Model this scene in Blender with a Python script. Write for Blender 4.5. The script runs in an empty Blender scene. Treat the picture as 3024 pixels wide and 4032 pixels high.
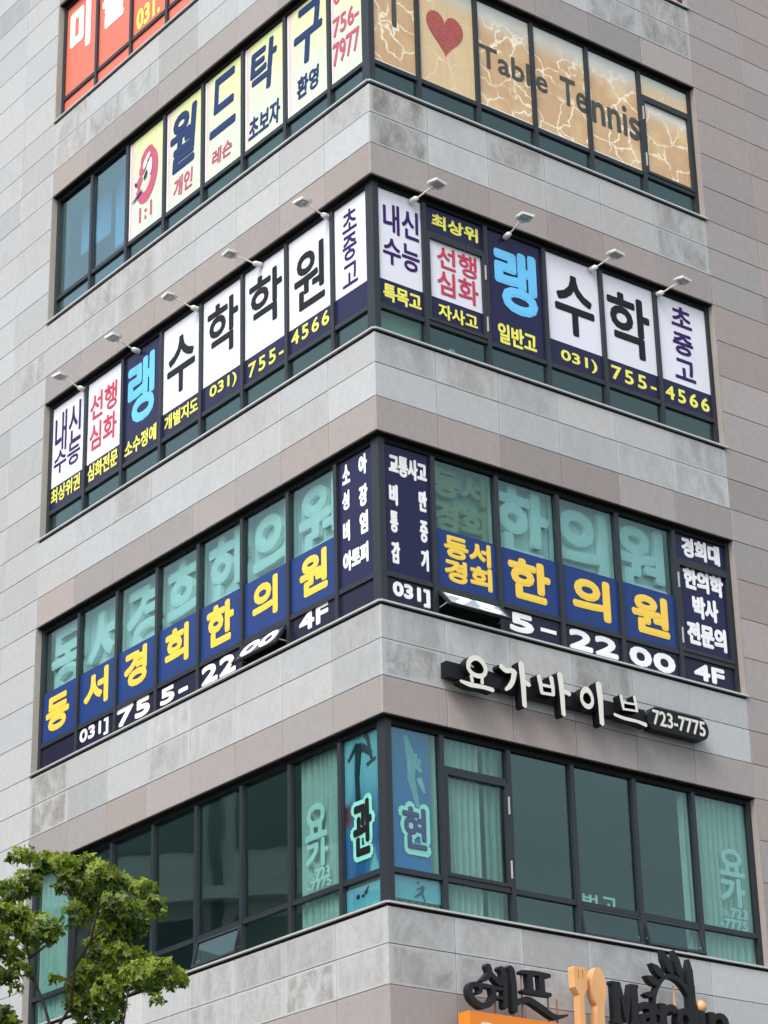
import bpy, math, random
from mathutils import Vector, Matrix
random.seed(7)
R = math.radians
SC = bpy.context.scene
COL = SC.collection

# ---------------------------------------------------------------- camera, sky, sun
cam_d = bpy.data.cameras.new('camera')
cam = bpy.data.objects.new('camera', cam_d); COL.objects.link(cam); SC.camera = cam
yaw, pit, rol = -0.12137679, 0.41419255, -0.02400116
f = Vector((math.sin(yaw)*math.cos(pit), math.cos(yaw)*math.cos(pit), math.sin(pit)))
r0 = Vector((math.cos(yaw), -math.sin(yaw), 0)); u0 = r0.cross(f)
rr = math.cos(rol)*r0 + math.sin(rol)*u0; uu = -math.sin(rol)*r0 + math.cos(rol)*u0
m = Matrix((rr, uu, -f)).transposed().to_4x4(); m.translation = Vector((3.39634, -27.26875, -7.22194))
cam.matrix_world = m
cam_d.sensor_fit = 'HORIZONTAL'; cam_d.sensor_width = 36; cam_d.lens = 36*3.201756
cam_d.clip_end = 2000

SUN_EL, SUN_AZ = 50, 198          # azimuth clockwise from +Y
w = bpy.data.worlds.new('World'); SC.world = w; w.use_nodes = True
nt = w.node_tree; bg = nt.nodes['Background']
sky = nt.nodes.new('ShaderNodeTexSky'); sky.sky_type = 'NISHITA'; sky.sun_disc = False
sky.sun_elevation = R(SUN_EL); sky.sun_rotation = R(SUN_AZ); sky.air_density = 1.6; sky.dust_density = 4.0; sky.ozone_density = 1.0
hs = nt.nodes.new('ShaderNodeHueSaturation'); hs.inputs['Saturation'].default_value = .5    # veiled, nearly overcast sky
nt.links.new(sky.outputs[0], hs.inputs['Color']); nt.links.new(hs.outputs[0], bg.inputs[0]); bg.inputs[1].default_value = 0.15
sl = bpy.data.lights.new('sun', 'SUN'); sl.energy = 1.2; sl.angle = R(24); sl.color = (.975, .99, 1)
so = bpy.data.objects.new('sun', sl); COL.objects.link(so)
sd = Vector((math.sin(R(SUN_AZ))*math.cos(R(SUN_EL)), math.cos(R(SUN_AZ))*math.cos(R(SUN_EL)), math.sin(R(SUN_EL))))
so.rotation_euler = sd.to_track_quat('Z', 'Y').to_euler(); so.location = sd*60
SC.view_settings.view_transform = 'Standard'; SC.view_settings.look = 'None'
SC.view_settings.gamma = 1; SC.view_settings.use_curve_mapping = False
SC.view_settings.exposure = 0.80

F, HW = 3.7, 2.287                # storey height, window height (z = 0 at the third floor's sill)
GROUND = -8.85
# ---------------------------------------------------------------- materials
def newmat(name):
    mt = bpy.data.materials.new(name); mt.use_nodes = True
    return mt, mt.node_tree, mt.node_tree.nodes['Principled BSDF']
def node(nt, typ, **kw):
    n = nt.nodes.new(typ)
    for k, v in kw.items(): setattr(n, k, v)
    return n
def mth(nt, op, a, b=None, c=None, clamp=False):
    n = node(nt, 'ShaderNodeMath', operation=op, use_clamp=clamp)
    for i, v in enumerate((a, b, c)):
        if v is None: continue
        if isinstance(v, (int, float)): n.inputs[i].default_value = v
        else: nt.links.new(v, n.inputs[i])
    return n.outputs[0]
def mix(nt, fac, a, b, blend='MIX'):
    n = node(nt, 'ShaderNodeMix', data_type='RGBA', blend_type=blend)
    for i, v in ((0, fac), (6, a), (7, b)):
        if isinstance(v, (int, float)): n.inputs[i].default_value = v
        elif isinstance(v, tuple): n.inputs[i].default_value = (*v, 1) if len(v) == 3 else v
        else: nt.links.new(v, n.inputs[i])
    return n.outputs[2]
def noise(nt, vec, scale, detail=3, rough=.55, dist=0):
    n = node(nt, 'ShaderNodeTexNoise'); n.inputs['Scale'].default_value = scale
    n.inputs['Detail'].default_value = detail; n.inputs['Roughness'].default_value = rough
    n.inputs['Distortion'].default_value = dist
    nt.links.new(vec, n.inputs['Vector']); return n.outputs['Fac']
def ramp(nt, v, a, b):
    n = node(nt, 'ShaderNodeMapRange'); n.interpolation_type = 'SMOOTHSTEP'
    n.inputs[1].default_value = a; n.inputs[2].default_value = b; nt.links.new(v, n.inputs[0]); return n.outputs[0]
def plain(name, col, rough=.5, metal=0, var=.06, scale=6, spec=.5, bump=0):
    mt, nt, p = newmat(name)
    g = node(nt, 'ShaderNodeNewGeometry').outputs['Position']
    nz = noise(nt, g, scale, 4)
    fac = mth(nt, 'MULTIPLY_ADD', nz, var*2, 1-var)
    v = node(nt, 'ShaderNodeVectorMath', operation='SCALE'); v.inputs[0].default_value = col; nt.links.new(fac, v.inputs['Scale'])
    nt.links.new(v.outputs[0], p.inputs['Base Color'])
    p.inputs['Roughness'].default_value = rough; p.inputs['Metallic'].default_value = metal
    p.inputs['Specular IOR Level'].default_value = spec
    if bump:
        bn = node(nt, 'ShaderNodeBump'); bn.inputs['Strength'].default_value = bump; bn.inputs['Distance'].default_value = .01
        nt.links.new(noise(nt, g, scale*6, 3), bn.inputs['Height']); nt.links.new(bn.outputs[0], p.inputs['Normal'])
    return mt
def stone_mat(name, speck):
    """granite slab: the slab's own tint (object colour), crystals, and dirt in blotches where the slab is stained"""
    mt, nt, p = newmat(name)
    oi = node(nt, 'ShaderNodeObjectInfo'); tc = node(nt, 'ShaderNodeTexCoord')
    g = node(nt, 'ShaderNodeNewGeometry').outputs['Position']
    grain = noise(nt, g, 42, 5, .8)
    med = noise(nt, g, 9, 3, .6)
    fac = mth(nt, 'ADD', mth(nt, 'MULTIPLY_ADD', grain, speck, 1-speck*.5), mth(nt, 'MULTIPLY_ADD', med, .22, -.11))
    v = node(nt, 'ShaderNodeVectorMath', operation='SCALE'); nt.links.new(oi.outputs['Color'], v.inputs[0]); nt.links.new(fac, v.inputs['Scale'])
    # dirt, cleaner along the slab's rim
    se = node(nt, 'ShaderNodeSeparateXYZ'); nt.links.new(tc.outputs['Generated'], se.inputs[0])
    def rim(o): return ramp(nt, mth(nt, 'ABSOLUTE', mth(nt, 'SUBTRACT', o, .5)), .48, .40)
    edge = mth(nt, 'MULTIPLY', rim(se.outputs[0]), rim(se.outputs[2]))
    mp = node(nt, 'ShaderNodeMapping'); mp.inputs['Scale'].default_value = (1, 1, .55); nt.links.new(g, mp.inputs[0])
    blot = ramp(nt, noise(nt, mp.outputs[0], 3.4, 9, .74, .5), .33, .68)
    d = mth(nt, 'MULTIPLY', mth(nt, 'MULTIPLY', blot, mth(nt, 'MULTIPLY_ADD', edge, .85, .15)), oi.outputs['Alpha'])
    c = mix(nt, mth(nt, 'MULTIPLY', d, .92), v.outputs[0], (.175, .165, .148))
    # thin rain streaks below every joint
    mp2 = node(nt, 'ShaderNodeMapping'); mp2.inputs['Scale'].default_value = (9, 9, .5); nt.links.new(g, mp2.inputs[0])
    st = ramp(nt, noise(nt, mp2.outputs[0], 1.0, 4, .6), .58, .8)
    c = mix(nt, mth(nt, 'MULTIPLY', st, .20), c, (.2, .19, .175))
    nt.links.new(c, p.inputs['Base Color']); p.inputs['Roughness'].default_value = .72; p.inputs['Specular IOR Level'].default_value = .25
    bn = node(nt, 'ShaderNodeBump'); bn.inputs['Strength'].default_value = .25; bn.inputs['Distance'].default_value = .004
    nt.links.new(grain, bn.inputs['Height']); nt.links.new(bn.outputs[0], p.inputs['Normal'])
    return mt
def glass_mat(name, tint, ior=1.6, refl=1.0):
    mt, nt, p = newmat(name); out = nt.nodes['Material Output']; nt.nodes.remove(p)
    t = node(nt, 'ShaderNodeBsdfTransparent'); t.inputs[0].default_value = (*tint, 1)
    g = node(nt, 'ShaderNodeBsdfGlossy'); g.inputs['Roughness'].default_value = .015; g.inputs[0].default_value = (.80, 1, .97, 1)
    fr = node(nt, 'ShaderNodeFresnel'); gn = node(nt, 'ShaderNodeNewGeometry'); geo = gn.outputs['Position']
    nt.links.new(mth(nt, 'MULTIPLY_ADD', gn.outputs['Backfacing'], 1/ior-ior, ior), fr.inputs[0])   # the pane's far face reflects like its near face
    bn = node(nt, 'ShaderNodeBump'); bn.inputs['Strength'].default_value = .10; bn.inputs['Distance'].default_value = .02
    nt.links.new(noise(nt, geo, 1.1, 1), bn.inputs['Height'])
    nt.links.new(bn.outputs[0], g.inputs['Normal']); nt.links.new(bn.outputs[0], fr.inputs['Normal'])
    ms = node(nt, 'ShaderNodeMixShader'); nt.links.new(mth(nt, 'MULTIPLY', fr.outputs[0], refl, clamp=True), ms.inputs[0])
    nt.links.new(t.outputs[0], ms.inputs[1]); nt.links.new(g.outputs[0], ms.inputs[2]); nt.links.new(ms.outputs[0], out.inputs[0])
    return mt
def crackle(nt, vec, scale, width, dist=.25):
    n = noise(nt, vec, 3.0, 4, .6)
    dv = node(nt, 'ShaderNodeVectorMath', operation='SCALE'); nt.links.new(vec, dv.inputs[0]); dv.inputs['Scale'].default_value = 1
    nn = node(nt, 'ShaderNodeTexNoise'); nn.inputs['Scale'].default_value = 4; nt.links.new(vec, nn.inputs['Vector'])
    mm = mix(nt, dist, vec, nn.outputs['Color'], 'LINEAR_LIGHT')
    v = node(nt, 'ShaderNodeTexVoronoi', feature='DISTANCE_TO_EDGE'); v.inputs['Scale'].default_value = scale
    nt.links.new(mm, v.inputs['Vector'])
    return ramp(nt, v.outputs['Distance'], width, width*.35), n
def poster_yellow():
    mt, nt, p = newmat('yellow_poster_print')
    uv = node(nt, 'ShaderNodeUVMap').outputs[0]; se = node(nt, 'ShaderNodeSeparateXYZ'); nt.links.new(uv, se.inputs[0])
    g = node(nt, 'ShaderNodeNewGeometry').outputs['Position']
    c = mix(nt, ramp(nt, mth(nt, 'ADD', se.outputs[1], mth(nt, 'MULTIPLY', se.outputs[0], .25)), .45, 1.15), (.58, .68, .52), (.66, .72, .34))
    c = mix(nt, ramp(nt, se.outputs[0], .22, 0), c, (.68, .48, .54))
    c = mix(nt, mth(nt, 'MULTIPLY', ramp(nt, se.outputs[1], .5, 0), .3), c, (.62, .69, .64))
    cr, n = crackle(nt, g, 1.7, .022, .1)
    c = mix(nt, mth(nt, 'MULTIPLY', cr, .38), c, (.42, .46, .36))
    e = mth(nt, 'MAXIMUM', ramp(nt, se.outputs[1], .022, .016), ramp(nt, se.outputs[0], .035, .025))
    c = mix(nt, e, c, (.82, .85, .86))
    nt.links.new(c, p.inputs['Base Color']); p.inputs['Roughness'].default_value = .3
    return mt
def poster_wood(name, light, fade=.72):
    mt, nt, p = newmat(name)
    uv = node(nt, 'ShaderNodeUVMap').outputs[0]; se = node(nt, 'ShaderNodeSeparateXYZ'); nt.links.new(uv, se.inputs[0])
    g = node(nt, 'ShaderNodeNewGeometry').outputs['Position']
    mp = node(nt, 'ShaderNodeMapping'); mp.inputs['Scale'].default_value = (7, 7, .8); nt.links.new(g, mp.inputs[0])
    st = noise(nt, mp.outputs[0], 1.6, 5, .6)
    c = mix(nt, st, (.62, .42, .23) if not light else (.68, .54, .32), (.46, .28, .145) if not light else (.58, .42, .23))
    c = mix(nt, mth(nt, 'MULTIPLY', ramp(nt, noise(nt, g, 1.4, 3), .45, .75), .55), c, (.78, .62, .34))
    if not light:
        cr, n = crackle(nt, g, 2.3, .042, .16)
        brk = ramp(nt, noise(nt, g, 2.3, 2), .34, .50)
        c = mix(nt, mth(nt, 'MULTIPLY', cr, mth(nt, 'MULTIPLY', brk, .9)), c, (.86, .80, .62))
    else:
        cr, n = crackle(nt, g, 1.6, .012, .16)
        c = mix(nt, mth(nt, 'MULTIPLY', cr, .5), c, (.86, .80, .62))
    c = mix(nt, ramp(nt, mth(nt, 'ADD', se.outputs[1], mth(nt, 'MULTIPLY', noise(nt, g, 3, 3), .08)), fade, 1.03), c, (.62, .66, .62))  # print turns paler towards its top
    e = mth(nt, 'MAXIMUM', ramp(nt, se.outputs[1], .024, .016), ramp(nt, se.outputs[0], .03, .02))
    c = mix(nt, mth(nt, 'MULTIPLY', e, .1 if light else .9), c, (.85, .85, .82))
    nt.links.new(c, p.inputs['Base Color']); p.inputs['Roughness'].default_value = .3
    return mt
def poster_blue(name, top, bot, acc, acc_pos=None):
    mt, nt, p = newmat(name)
    uv = node(nt, 'ShaderNodeUVMap').outputs[0]; se = node(nt, 'ShaderNodeSeparateXYZ'); nt.links.new(uv, se.inputs[0])
    n = noise(nt, uv, 2.2, 3, .5, .8)
    c = mix(nt, ramp(nt, mth(nt, 'ADD', se.outputs[1], mth(nt, 'MULTIPLY', n, .3)), .35, .95), bot, top)
    c = mix(nt, mth(nt, 'MULTIPLY', ramp(nt, n, .54, .7), .8), c, acc)
    if acc_pos:
        e = mth(nt, 'MULTIPLY', ramp(nt, se.outputs[0], .3, .05), ramp(nt, mth(nt, 'ABSOLUTE', mth(nt, 'SUBTRACT', se.outputs[1], acc_pos)), .12, .04))
        c = mix(nt, e, c, (.3, .02, .05))
    nt.links.new(c, p.inputs['Base Color']); p.inputs['Roughness'].default_value = .4
    return mt

M = dict(
    stone=stone_mat('grey_granite', .60), pink=stone_mat('pink_granite', .70),
    joint=plain('joint_sealant', (.20, .20, .195), .9),
    metal=plain('dark_anodised_frame', (.020, .025, .032), .4, .0, .12, spec=.35),
    black=plain('black_soffit_and_shade', (.006, .006, .007), .6, spec=.15),  # soffit metal; also colours the shade of head rails and sill strips
    flash=plain('pale_sill_flashing', (.50, .51, .51), .4, .3, .15),
    glass=glass_mat('teal_tinted_glass', (.685, .835, .83), 1.52, 1.25),
    glass_blue=glass_mat('blue_tinted_glass', (.62, .80, .90), 2.3, 1.0),
    inner=plain('interior_plaster', (.30, .31, .30), .9),
    slab=plain('interior_ceiling', (.40, .41, .40), .9),
    curtain=None,
    white=plain('white_vinyl', (.70, .72, .80), .28, var=.04, scale=2, bump=.05), navy=plain('navy_vinyl', (.014, .015, .058), .26, var=.15, scale=2, bump=.05, spec=.22),
    dnavy=plain('dark_navy_vinyl', (.014, .013, .036), .25, var=.2, scale=2, bump=.05, spec=.22), blue=plain('blue_vinyl', (.013, .040, .17), .26, var=.12, scale=2, bump=.05, spec=.22),
    yellow=plain('lemon_lettering', (.83, .80, .12), .35, var=.03), gold=plain('golden_lettering', (.85, .58, .06), .35, var=.03),
    goldside=plain('golden_lettering_side', (.6, .4, .05), .35, var=.03),
    letw=plain('white_lettering', (.82, .84, .86), .35, var=.03), sky=plain('light_blue_lettering', (.13, .53, .88), .35, var=.03),
    purple=plain('purple_lettering', (.035, .008, .11), .4, spec=.2), red=plain('red_lettering', (.55, .03, .07), .35, var=.04),
    ink=plain('black_lettering', (.008, .008, .012), .4, spec=.2), pinkl=plain('pink_lettering', (.48, .07, .15), .4, var=.08),
    bluel=plain('dark_blue_lettering', (.014, .032, .12), .4, var=.08, spec=.2), wood_ink=plain('charcoal_lettering', (.05, .055, .045), .5, var=.25, scale=14),
    heart=plain('faded_red_print', (.36, .075, .065), .55, var=.6, scale=20),
    orange=plain('orange_red_vinyl', (.66, .15, .09), .28, var=.04),
    film=plain('white_poster_film', (.88, .92, .90), .5, var=.05),
    film_dim=plain('pale_poster_film', (.70, .76, .74), .5, var=.2),
    board=plain('white_backing_board', (.80, .80, .78), .6, var=.15, scale=2), raised=plain('raised_pale_letter', (.93, .93, .91), .5, var=.08),
    olive=plain('olive_raised_letter', (.36, .33, .16), .5, var=.1), oliveb=plain('olive_backing_board', (.42, .46, .36), .6, var=.15),
    ivory=plain('ivory_letter_face', (.66, .66, .60), .45, var=.06), signblack=plain('black_sign_metal', (.007, .008, .011), .45, spec=.2),
    matte=plain('charcoal_sign_foam', (.010, .011, .014), .55, var=.1, spec=.3), oranged=plain('orange_sign_paint', (.70, .20, .012), .4, var=.1),
    peach=plain('peach_wood_paint', (.66, .35, .15), .5, var=.2, scale=3), rust=plain('copper_rod', (.36, .11, .05), .5), pale=plain('pale_sign_letter', (.62, .60, .45), .5),
    lamp=plain('lamp_white_enamel', (.72, .72, .69), .4, var=.3, scale=30), lampglass=plain('lamp_lens', (.35, .36, .36), .15),
    posty=poster_yellow(), postw=poster_wood('crackled_wood_print', False), postwl=poster_wood('pale_wood_print', True, .8), postwt=poster_wood('whitish_wood_print', True, .2),
    postb=poster_blue('teal_martial_arts_print', (.36, .62, .74), (.05, .16, .46), (.45, .80, .80), .46),
    postd=poster_blue('deep_blue_print', (.13, .23, .52), (.015, .22, .66), (.08, .26, .60)),
    postc=poster_blue('pale_blue_print', (.42, .58, .78), (.30, .62, .74), (.45, .76, .80)),
    figdark=plain('dark_figure_print', (.02, .035, .05), .5, var=.3, scale=10), figlight=plain('pale_figure_print', (.42, .58, .66), .5, var=.3, scale=10),
    mint=plain('mint_outline_print', (.45, .85, .72), .5), figblue=plain('slate_letter_print', (.05, .08, .16), .5),
    bark=plain('dark_bark', (.030, .024, .019), .9, var=.3, scale=20, bump=.6),
    blind=plain('pale_blue_blind', (.46, .62, .74), .7, var=.1),
)
# curtain: pleats are geometry, weave is colour
M['curtain'] = plain('cream_curtain', (.60, .58, .54), .8, var=.12, scale=5)
M['curtain_dim'] = plain('sage_curtain', (.34, .38, .30), .8, var=.12, scale=5)
mt, nt, p = newmat('leaf'); M['leaf'] = mt
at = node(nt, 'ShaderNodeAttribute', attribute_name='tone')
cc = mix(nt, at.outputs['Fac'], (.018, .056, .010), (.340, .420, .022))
nt.links.new(cc, p.inputs['Base Color']); p.inputs['Roughness'].default_value = .5
tr = node(nt, 'ShaderNodeBsdfTranslucent'); nt.links.new(mix(nt, 1.0, cc, (1.2, 1.35, .5), 'MULTIPLY'), tr.inputs[0])
ms = node(nt, 'ShaderNodeMixShader'); ms.inputs[0].default_value = .42
nt.links.new(p.outputs[0], ms.inputs[1]); nt.links.new(tr.outputs[0], ms.inputs[2]); nt.links.new(ms.outputs[0], nt.nodes['Material Output'].inputs[0])

# ---------------------------------------------------------------- helpers; facade frame: u = viewer's right, d = inwards, z = up
ROT = {'R': R(45), 'L': R(-45)}
def tag(o, label=None, cat=None, group=None, kind=None):
    for k, v in (('label', label), ('category', cat), ('group', group), ('kind', kind)):
        if v: o[k] = v
    return o
def link(name, me, parent=None):
    o = bpy.data.objects.new(name, me); COL.objects.link(o)
    if parent: o.parent = parent
    return o
def at_face(face, u, d, z):
    a = ROT[face]; return Vector((u*math.cos(a)-d*math.sin(a), u*math.sin(a)+d*math.cos(a), z))
def thing(name, label, cat, face, u, d, z, group=None):
    o = link(name, None); o.location = at_face(face, u, d, z); o.rotation_euler = (0, 0, ROT[face])
    o['_o'] = (u, d, z); return tag(o, label, cat, group)
class MB:
    def __init__(s): s.v, s.f, s.uv = [], [], []
    def box(s, u0, u1, d0, d1, z0, z1):
        b = len(s.v); s.v += [(u, d, z) for z in (z0, z1) for d in (d0, d1) for u in (u0, u1)]
        s.f += [tuple(b+i for i in q) for q in ((0, 1, 5, 4), (1, 3, 7, 5), (3, 2, 6, 7), (2, 0, 4, 6), (4, 5, 7, 6), (0, 2, 3, 1))]; return s
    def sheet(s, u0, u1, d, z0, z1, th=.003):
        """a film: a thin box whose front carries the print's uv"""
        return s.box(u0, u1, d, d+th, z0, z1)
    def raw(s, vs, fs):
        b = len(s.v); s.v += vs; s.f += [tuple(b+i for i in q) for q in fs]; return s
    def prism(s, pts, d0, d1):
        """closed outline in (u, z), front at d0"""
        n = len(pts); b = len(s.v)
        s.v += [(x, d0, z) for x, z in pts]+[(x, d1, z) for x, z in pts]
        area = sum(pts[i][0]*pts[(i+1) % n][1]-pts[(i+1) % n][0]*pts[i][1] for i in range(n))
        fr = list(range(n)) if area > 0 else list(range(n))[::-1]
        s.f.append(tuple(b+i for i in fr)); s.f.append(tuple(b+n+i for i in fr[::-1]))
        for i in range(n):
            a, c = fr[i], fr[(i+1) % n]; s.f.append((b+c, b+a, b+n+a, b+n+c))
        return s
    def tube(s, pts, rad, n=8):
        b = len(s.v)
        for i, q in enumerate(pts):
            q = Vector(q); t = (Vector(pts[min(i+1, len(pts)-1)])-Vector(pts[max(i-1, 0)])).normalized()
            a = t.orthogonal().normalized(); c = t.cross(a); rd = rad[i] if isinstance(rad, (list, tuple)) else rad
            s.v += [tuple(q+rd*(math.cos(2*math.pi*k/n)*a+math.sin(2*math.pi*k/n)*c)) for k in range(n)]
        for i in range(len(pts)-1):
            for k in range(n):
                s.f.append((b+i*n+k, b+i*n+(k+1) % n, b+(i+1)*n+(k+1) % n, b+(i+1)*n+k))
        s.f.append(tuple(b+k for k in range(n))[::-1]); s.f.append(tuple(b+(len(pts)-1)*n+k for k in range(n))); return s
    def mesh(s, name, mat, o=(0, 0, 0), smooth=False):
        me = bpy.data.meshes.new(name)
        me.from_pydata([(a-o[0], b-o[1], c-o[2]) for a, b, c in s.v], [], s.f)
        uvl = me.uv_layers.new(name='UVMap')
        xs = [q[0] for q in s.v]; zs = [q[2] for q in s.v]; x0, x1, z0, z1 = min(xs), max(xs), min(zs), max(zs)
        for lp in me.loops:
            q = s.v[lp.vertex_index]; uvl.data[lp.index].uv = ((q[0]-x0)/max(x1-x0, 1e-6), (q[2]-z0)/max(z1-z0, 1e-6))
        for mm in (mat if isinstance(mat, list) else [mat]): me.materials.append(mm)
        if smooth:
            for q in me.polygons: q.use_smooth = True
        return me
    def build(s, name, mat, parent=None, smooth=False, label=None):
        """a part of a facade thing: coordinates relative to the thing's origin"""
        o = tuple(parent['_o']) if parent and '_o' in parent else (0, 0, 0)
        ob = link(name, s.mesh(name, mat, o, smooth), parent); ob['_o'] = o
        if label: ob['label'] = label
        return ob
def bevelled(u0, u1, d0, d1, z0, z1, c=.004):
    """slab whose front arrises are chamfered"""
    s = MB()
    v = [(u0+c, d0, z0+c), (u1-c, d0, z0+c), (u1-c, d0, z1-c), (u0+c, d0, z1-c), (u0, d0+c, z0), (u1, d0+c, z0), (u1, d0+c, z1), (u0, d0+c, z1),
         (u0, d1, z0), (u1, d1, z0), (u1, d1, z1), (u0, d1, z1)]
    fs = [(0, 1, 2, 3)]
    for a in (0, 4):
        for i in range(4): fs.append((a+(i+1) % 4, a+i, a+4+i, a+4+(i+1) % 4))
    fs.append((8, 11, 10, 9))
    return s.raw(v, fs)

# text: outlines fattened by laying turned copies over each other, a hair apart in depth
_cache = {}
def glyphs(txt, ext, wide=0.0):
    key = (txt, ext > 0, wide)
    if key in _cache: return _cache[key]
    cu = bpy.data.curves.new('t', 'FONT'); cu.body = txt; cu.resolution_u = 3; cu.space_character = 1+wide
    cu.extrude = .5 if ext > 0 else 0
    o = bpy.data.objects.new('t', cu); COL.objects.link(o)
    dg = bpy.context.evaluated_depsgraph_get(); me = bpy.data.meshes.new_from_object(o.evaluated_get(dg))
    vs = [tuple(q.co) for q in me.vertices]; fs = [tuple(q.vertices) for q in me.polygons]
    bpy.data.objects.remove(o); bpy.data.curves.remove(cu); bpy.data.meshes.remove(me)
    _cache[key] = (vs, fs); return vs, fs
def text_mb(txt, rect, d, wt=.03, shear=0, depth=0, wide=0.0, mb=None, wtx=None):
    """rect = (u left, u right, z bottom, z top); wt = extra half stroke as a share of the height; depth > 0 makes solid letters with the face at d"""
    vs, fs = glyphs(txt, depth, wide); mb = mb or MB()
    u0, u1, z0, z1 = rect; h = z1-z0; r = wt*h; rx = (wtx if wtx is not None else wt)*h
    vs = [(x+shear*y, y, z) for x, y, z in vs]
    xs = [q[0] for q in vs]; ys = [q[1] for q in vs]
    sx = (u1-u0-2*rx)/(max(xs)-min(xs)); sy = (h-2*r)/(max(ys)-min(ys))
    offs = [(0, 0)]+([(rx*math.cos(k*math.pi/5), r*math.sin(k*math.pi/5)) for k in range(10)] if wt > 0 else [])
    for i, (ox, oy) in enumerate(offs):
        q = i*.00025
        out = []
        for x, y, z in vs:
            dd = d+q if depth == 0 else (d+q+(0.5-z)*(depth))
            out.append((u0+rx+(x-min(xs))*sx+ox, dd, z0+r+(y-min(ys))*sy+oy))
        mb.raw(out, fs)
    return mb

# ---------------------------------------------------------------- ground
g = MB(); g.v = [(-600, -600, GROUND), (600, -600, GROUND), (600, 600, GROUND), (-600, 600, GROUND)]; g.f = [(0, 1, 2, 3)]
tag(g.build('road', plain('asphalt', (.055, .055, .057), .85, var=.2, scale=3)), kind='structure')
g = MB().box(-14, 15, -3.6, 14.5, GROUND, GROUND+.13)
o = g.build('pavement', plain('paving_blocks', (.27, .25, .235), .85, var=.2, scale=2)); o.rotation_euler = (0, 0, 0)
o.rotation_euler = (0, 0, R(45)); tag(o, kind='structure')
g = MB().box(-3.6, 14, -12, -.02, GROUND, GROUND+.126)

# ---------------------------------------------------------------- the building
bld = link('office_building', None); bld['_o'] = (0, 0, 0); bld.location = (0, 0, 0)
tag(bld, 'corner commercial block clad in grey and pink granite with bands of teal windows', 'building')
TL, TR = 8.32, 6.2                # where the window bands end, distance from the corner
EXL, EXR = 14.0, 12.0
ZT, ZB = 21.0, GROUND
def rot_part(name, mb, mat, face, parent=None, label=None, kind=None):
    o = mb.build(name, mat, parent or bld)
    if parent is None or parent is bld: o.rotation_euler = (0, 0, ROT[face])
    if label: o['label'] = label
    if kind: o['kind'] = kind
    return o
# structural core behind the slabs (both wings are boxes that butt at the corner)
K = range(-1, 6)
core = MB()
for k in K:
    z0, z1 = k*F-1.413+.012, k*F-.03
    if k == 5: z1 = ZT
    core.box(.034, TR+.02, .034, .36, z0, z1)
core.box(.034, TR+.02, .034, .36, ZB, -2*F+HW+.75)
core.box(TR+.02, EXR, .034, .36, ZB, ZT)
rot_part('wall', core, M['joint'], 'R')
core = MB()
for k in K:
    z0, z1 = k*F-1.413+.012, k*F-.03
    if k == 5: z1 = ZT
    core.box(-TL-.02, -.362, .034, .36, z0, z1)
    core.box(-.362, -.034, .036, .36, z0, z1)
core.box(-TL-.02, -.362, .034, .36, ZB, -2*F+HW+.75)
core.box(-EXL, -TL-.02, .034, .36, ZB, ZT)
rot_part('wall', core, M['joint'], 'L')
# slabs, inner walls
for k in range(-2, 6):
    s = MB().box(.4, EXR-.1, .4, EXL-.1, k*F+HW+.03, (k+1)*F-.95)
    rot_part('floor_slab', s, M['slab'], 'R')
rot_part('inner_wall', MB().box(3.2, EXR-.2, 3.4, EXL-.2, ZB+.1, ZT-.4), M['inner'], 'R')
rot_part('roof', MB().box(.4, EXR-.05, .4, EXL-.05, ZT-.3, ZT-.05), M['joint'], 'R')

# granite slabs
J = .0036                         # half a joint
tile_mesh = {}
def tile(face, u0, u1, z0, z1, kind, tint, dirt, jit=0.0):
    wd, h = round(u1-u0, 3), round(z1-z0, 3); key = (wd, h, kind)
    if key not in tile_mesh:
        tile_mesh[key] = bevelled(-wd/2+J, wd/2-J, 0, .03, -h/2+J, h/2-J).mesh('granite_slab', M['stone' if kind == 'stone' else 'pink'])
    o = link('granite_slab' if kind == 'stone' else 'pink_granite_slab', tile_mesh[key], bld)
    o.location = at_face(face, (u0+u1)/2, jit, (z0+z1)/2); o.rotation_euler = (0, 0, ROT[face])
    o.color = (*tint, dirt); return o
def tint(kind, face):
    v = random.gauss(1, .048)
    if kind == 'stone':
        if random.random() < .12: v *= .90
        wv = random.uniform(-.012, .012)
        return (.404*v+wv*.7, .416*v, .426*v-wv*.7)
    v = random.gauss(1, .055); wv = random.uniform(-.012, .012)
    return (.305*v+wv, .278*v, .272*v-wv*.5)
JL = [0, 1.0, 2.045, 3.09, 4.13, 5.2, 6.2, 7.25, TL]
JR = [0, .99, 2.03, 3.065, 4.1, 5.13, TR]
ROWS = [(0, -.471), (-.471, -.942), (-.942, -1.413)]
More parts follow.
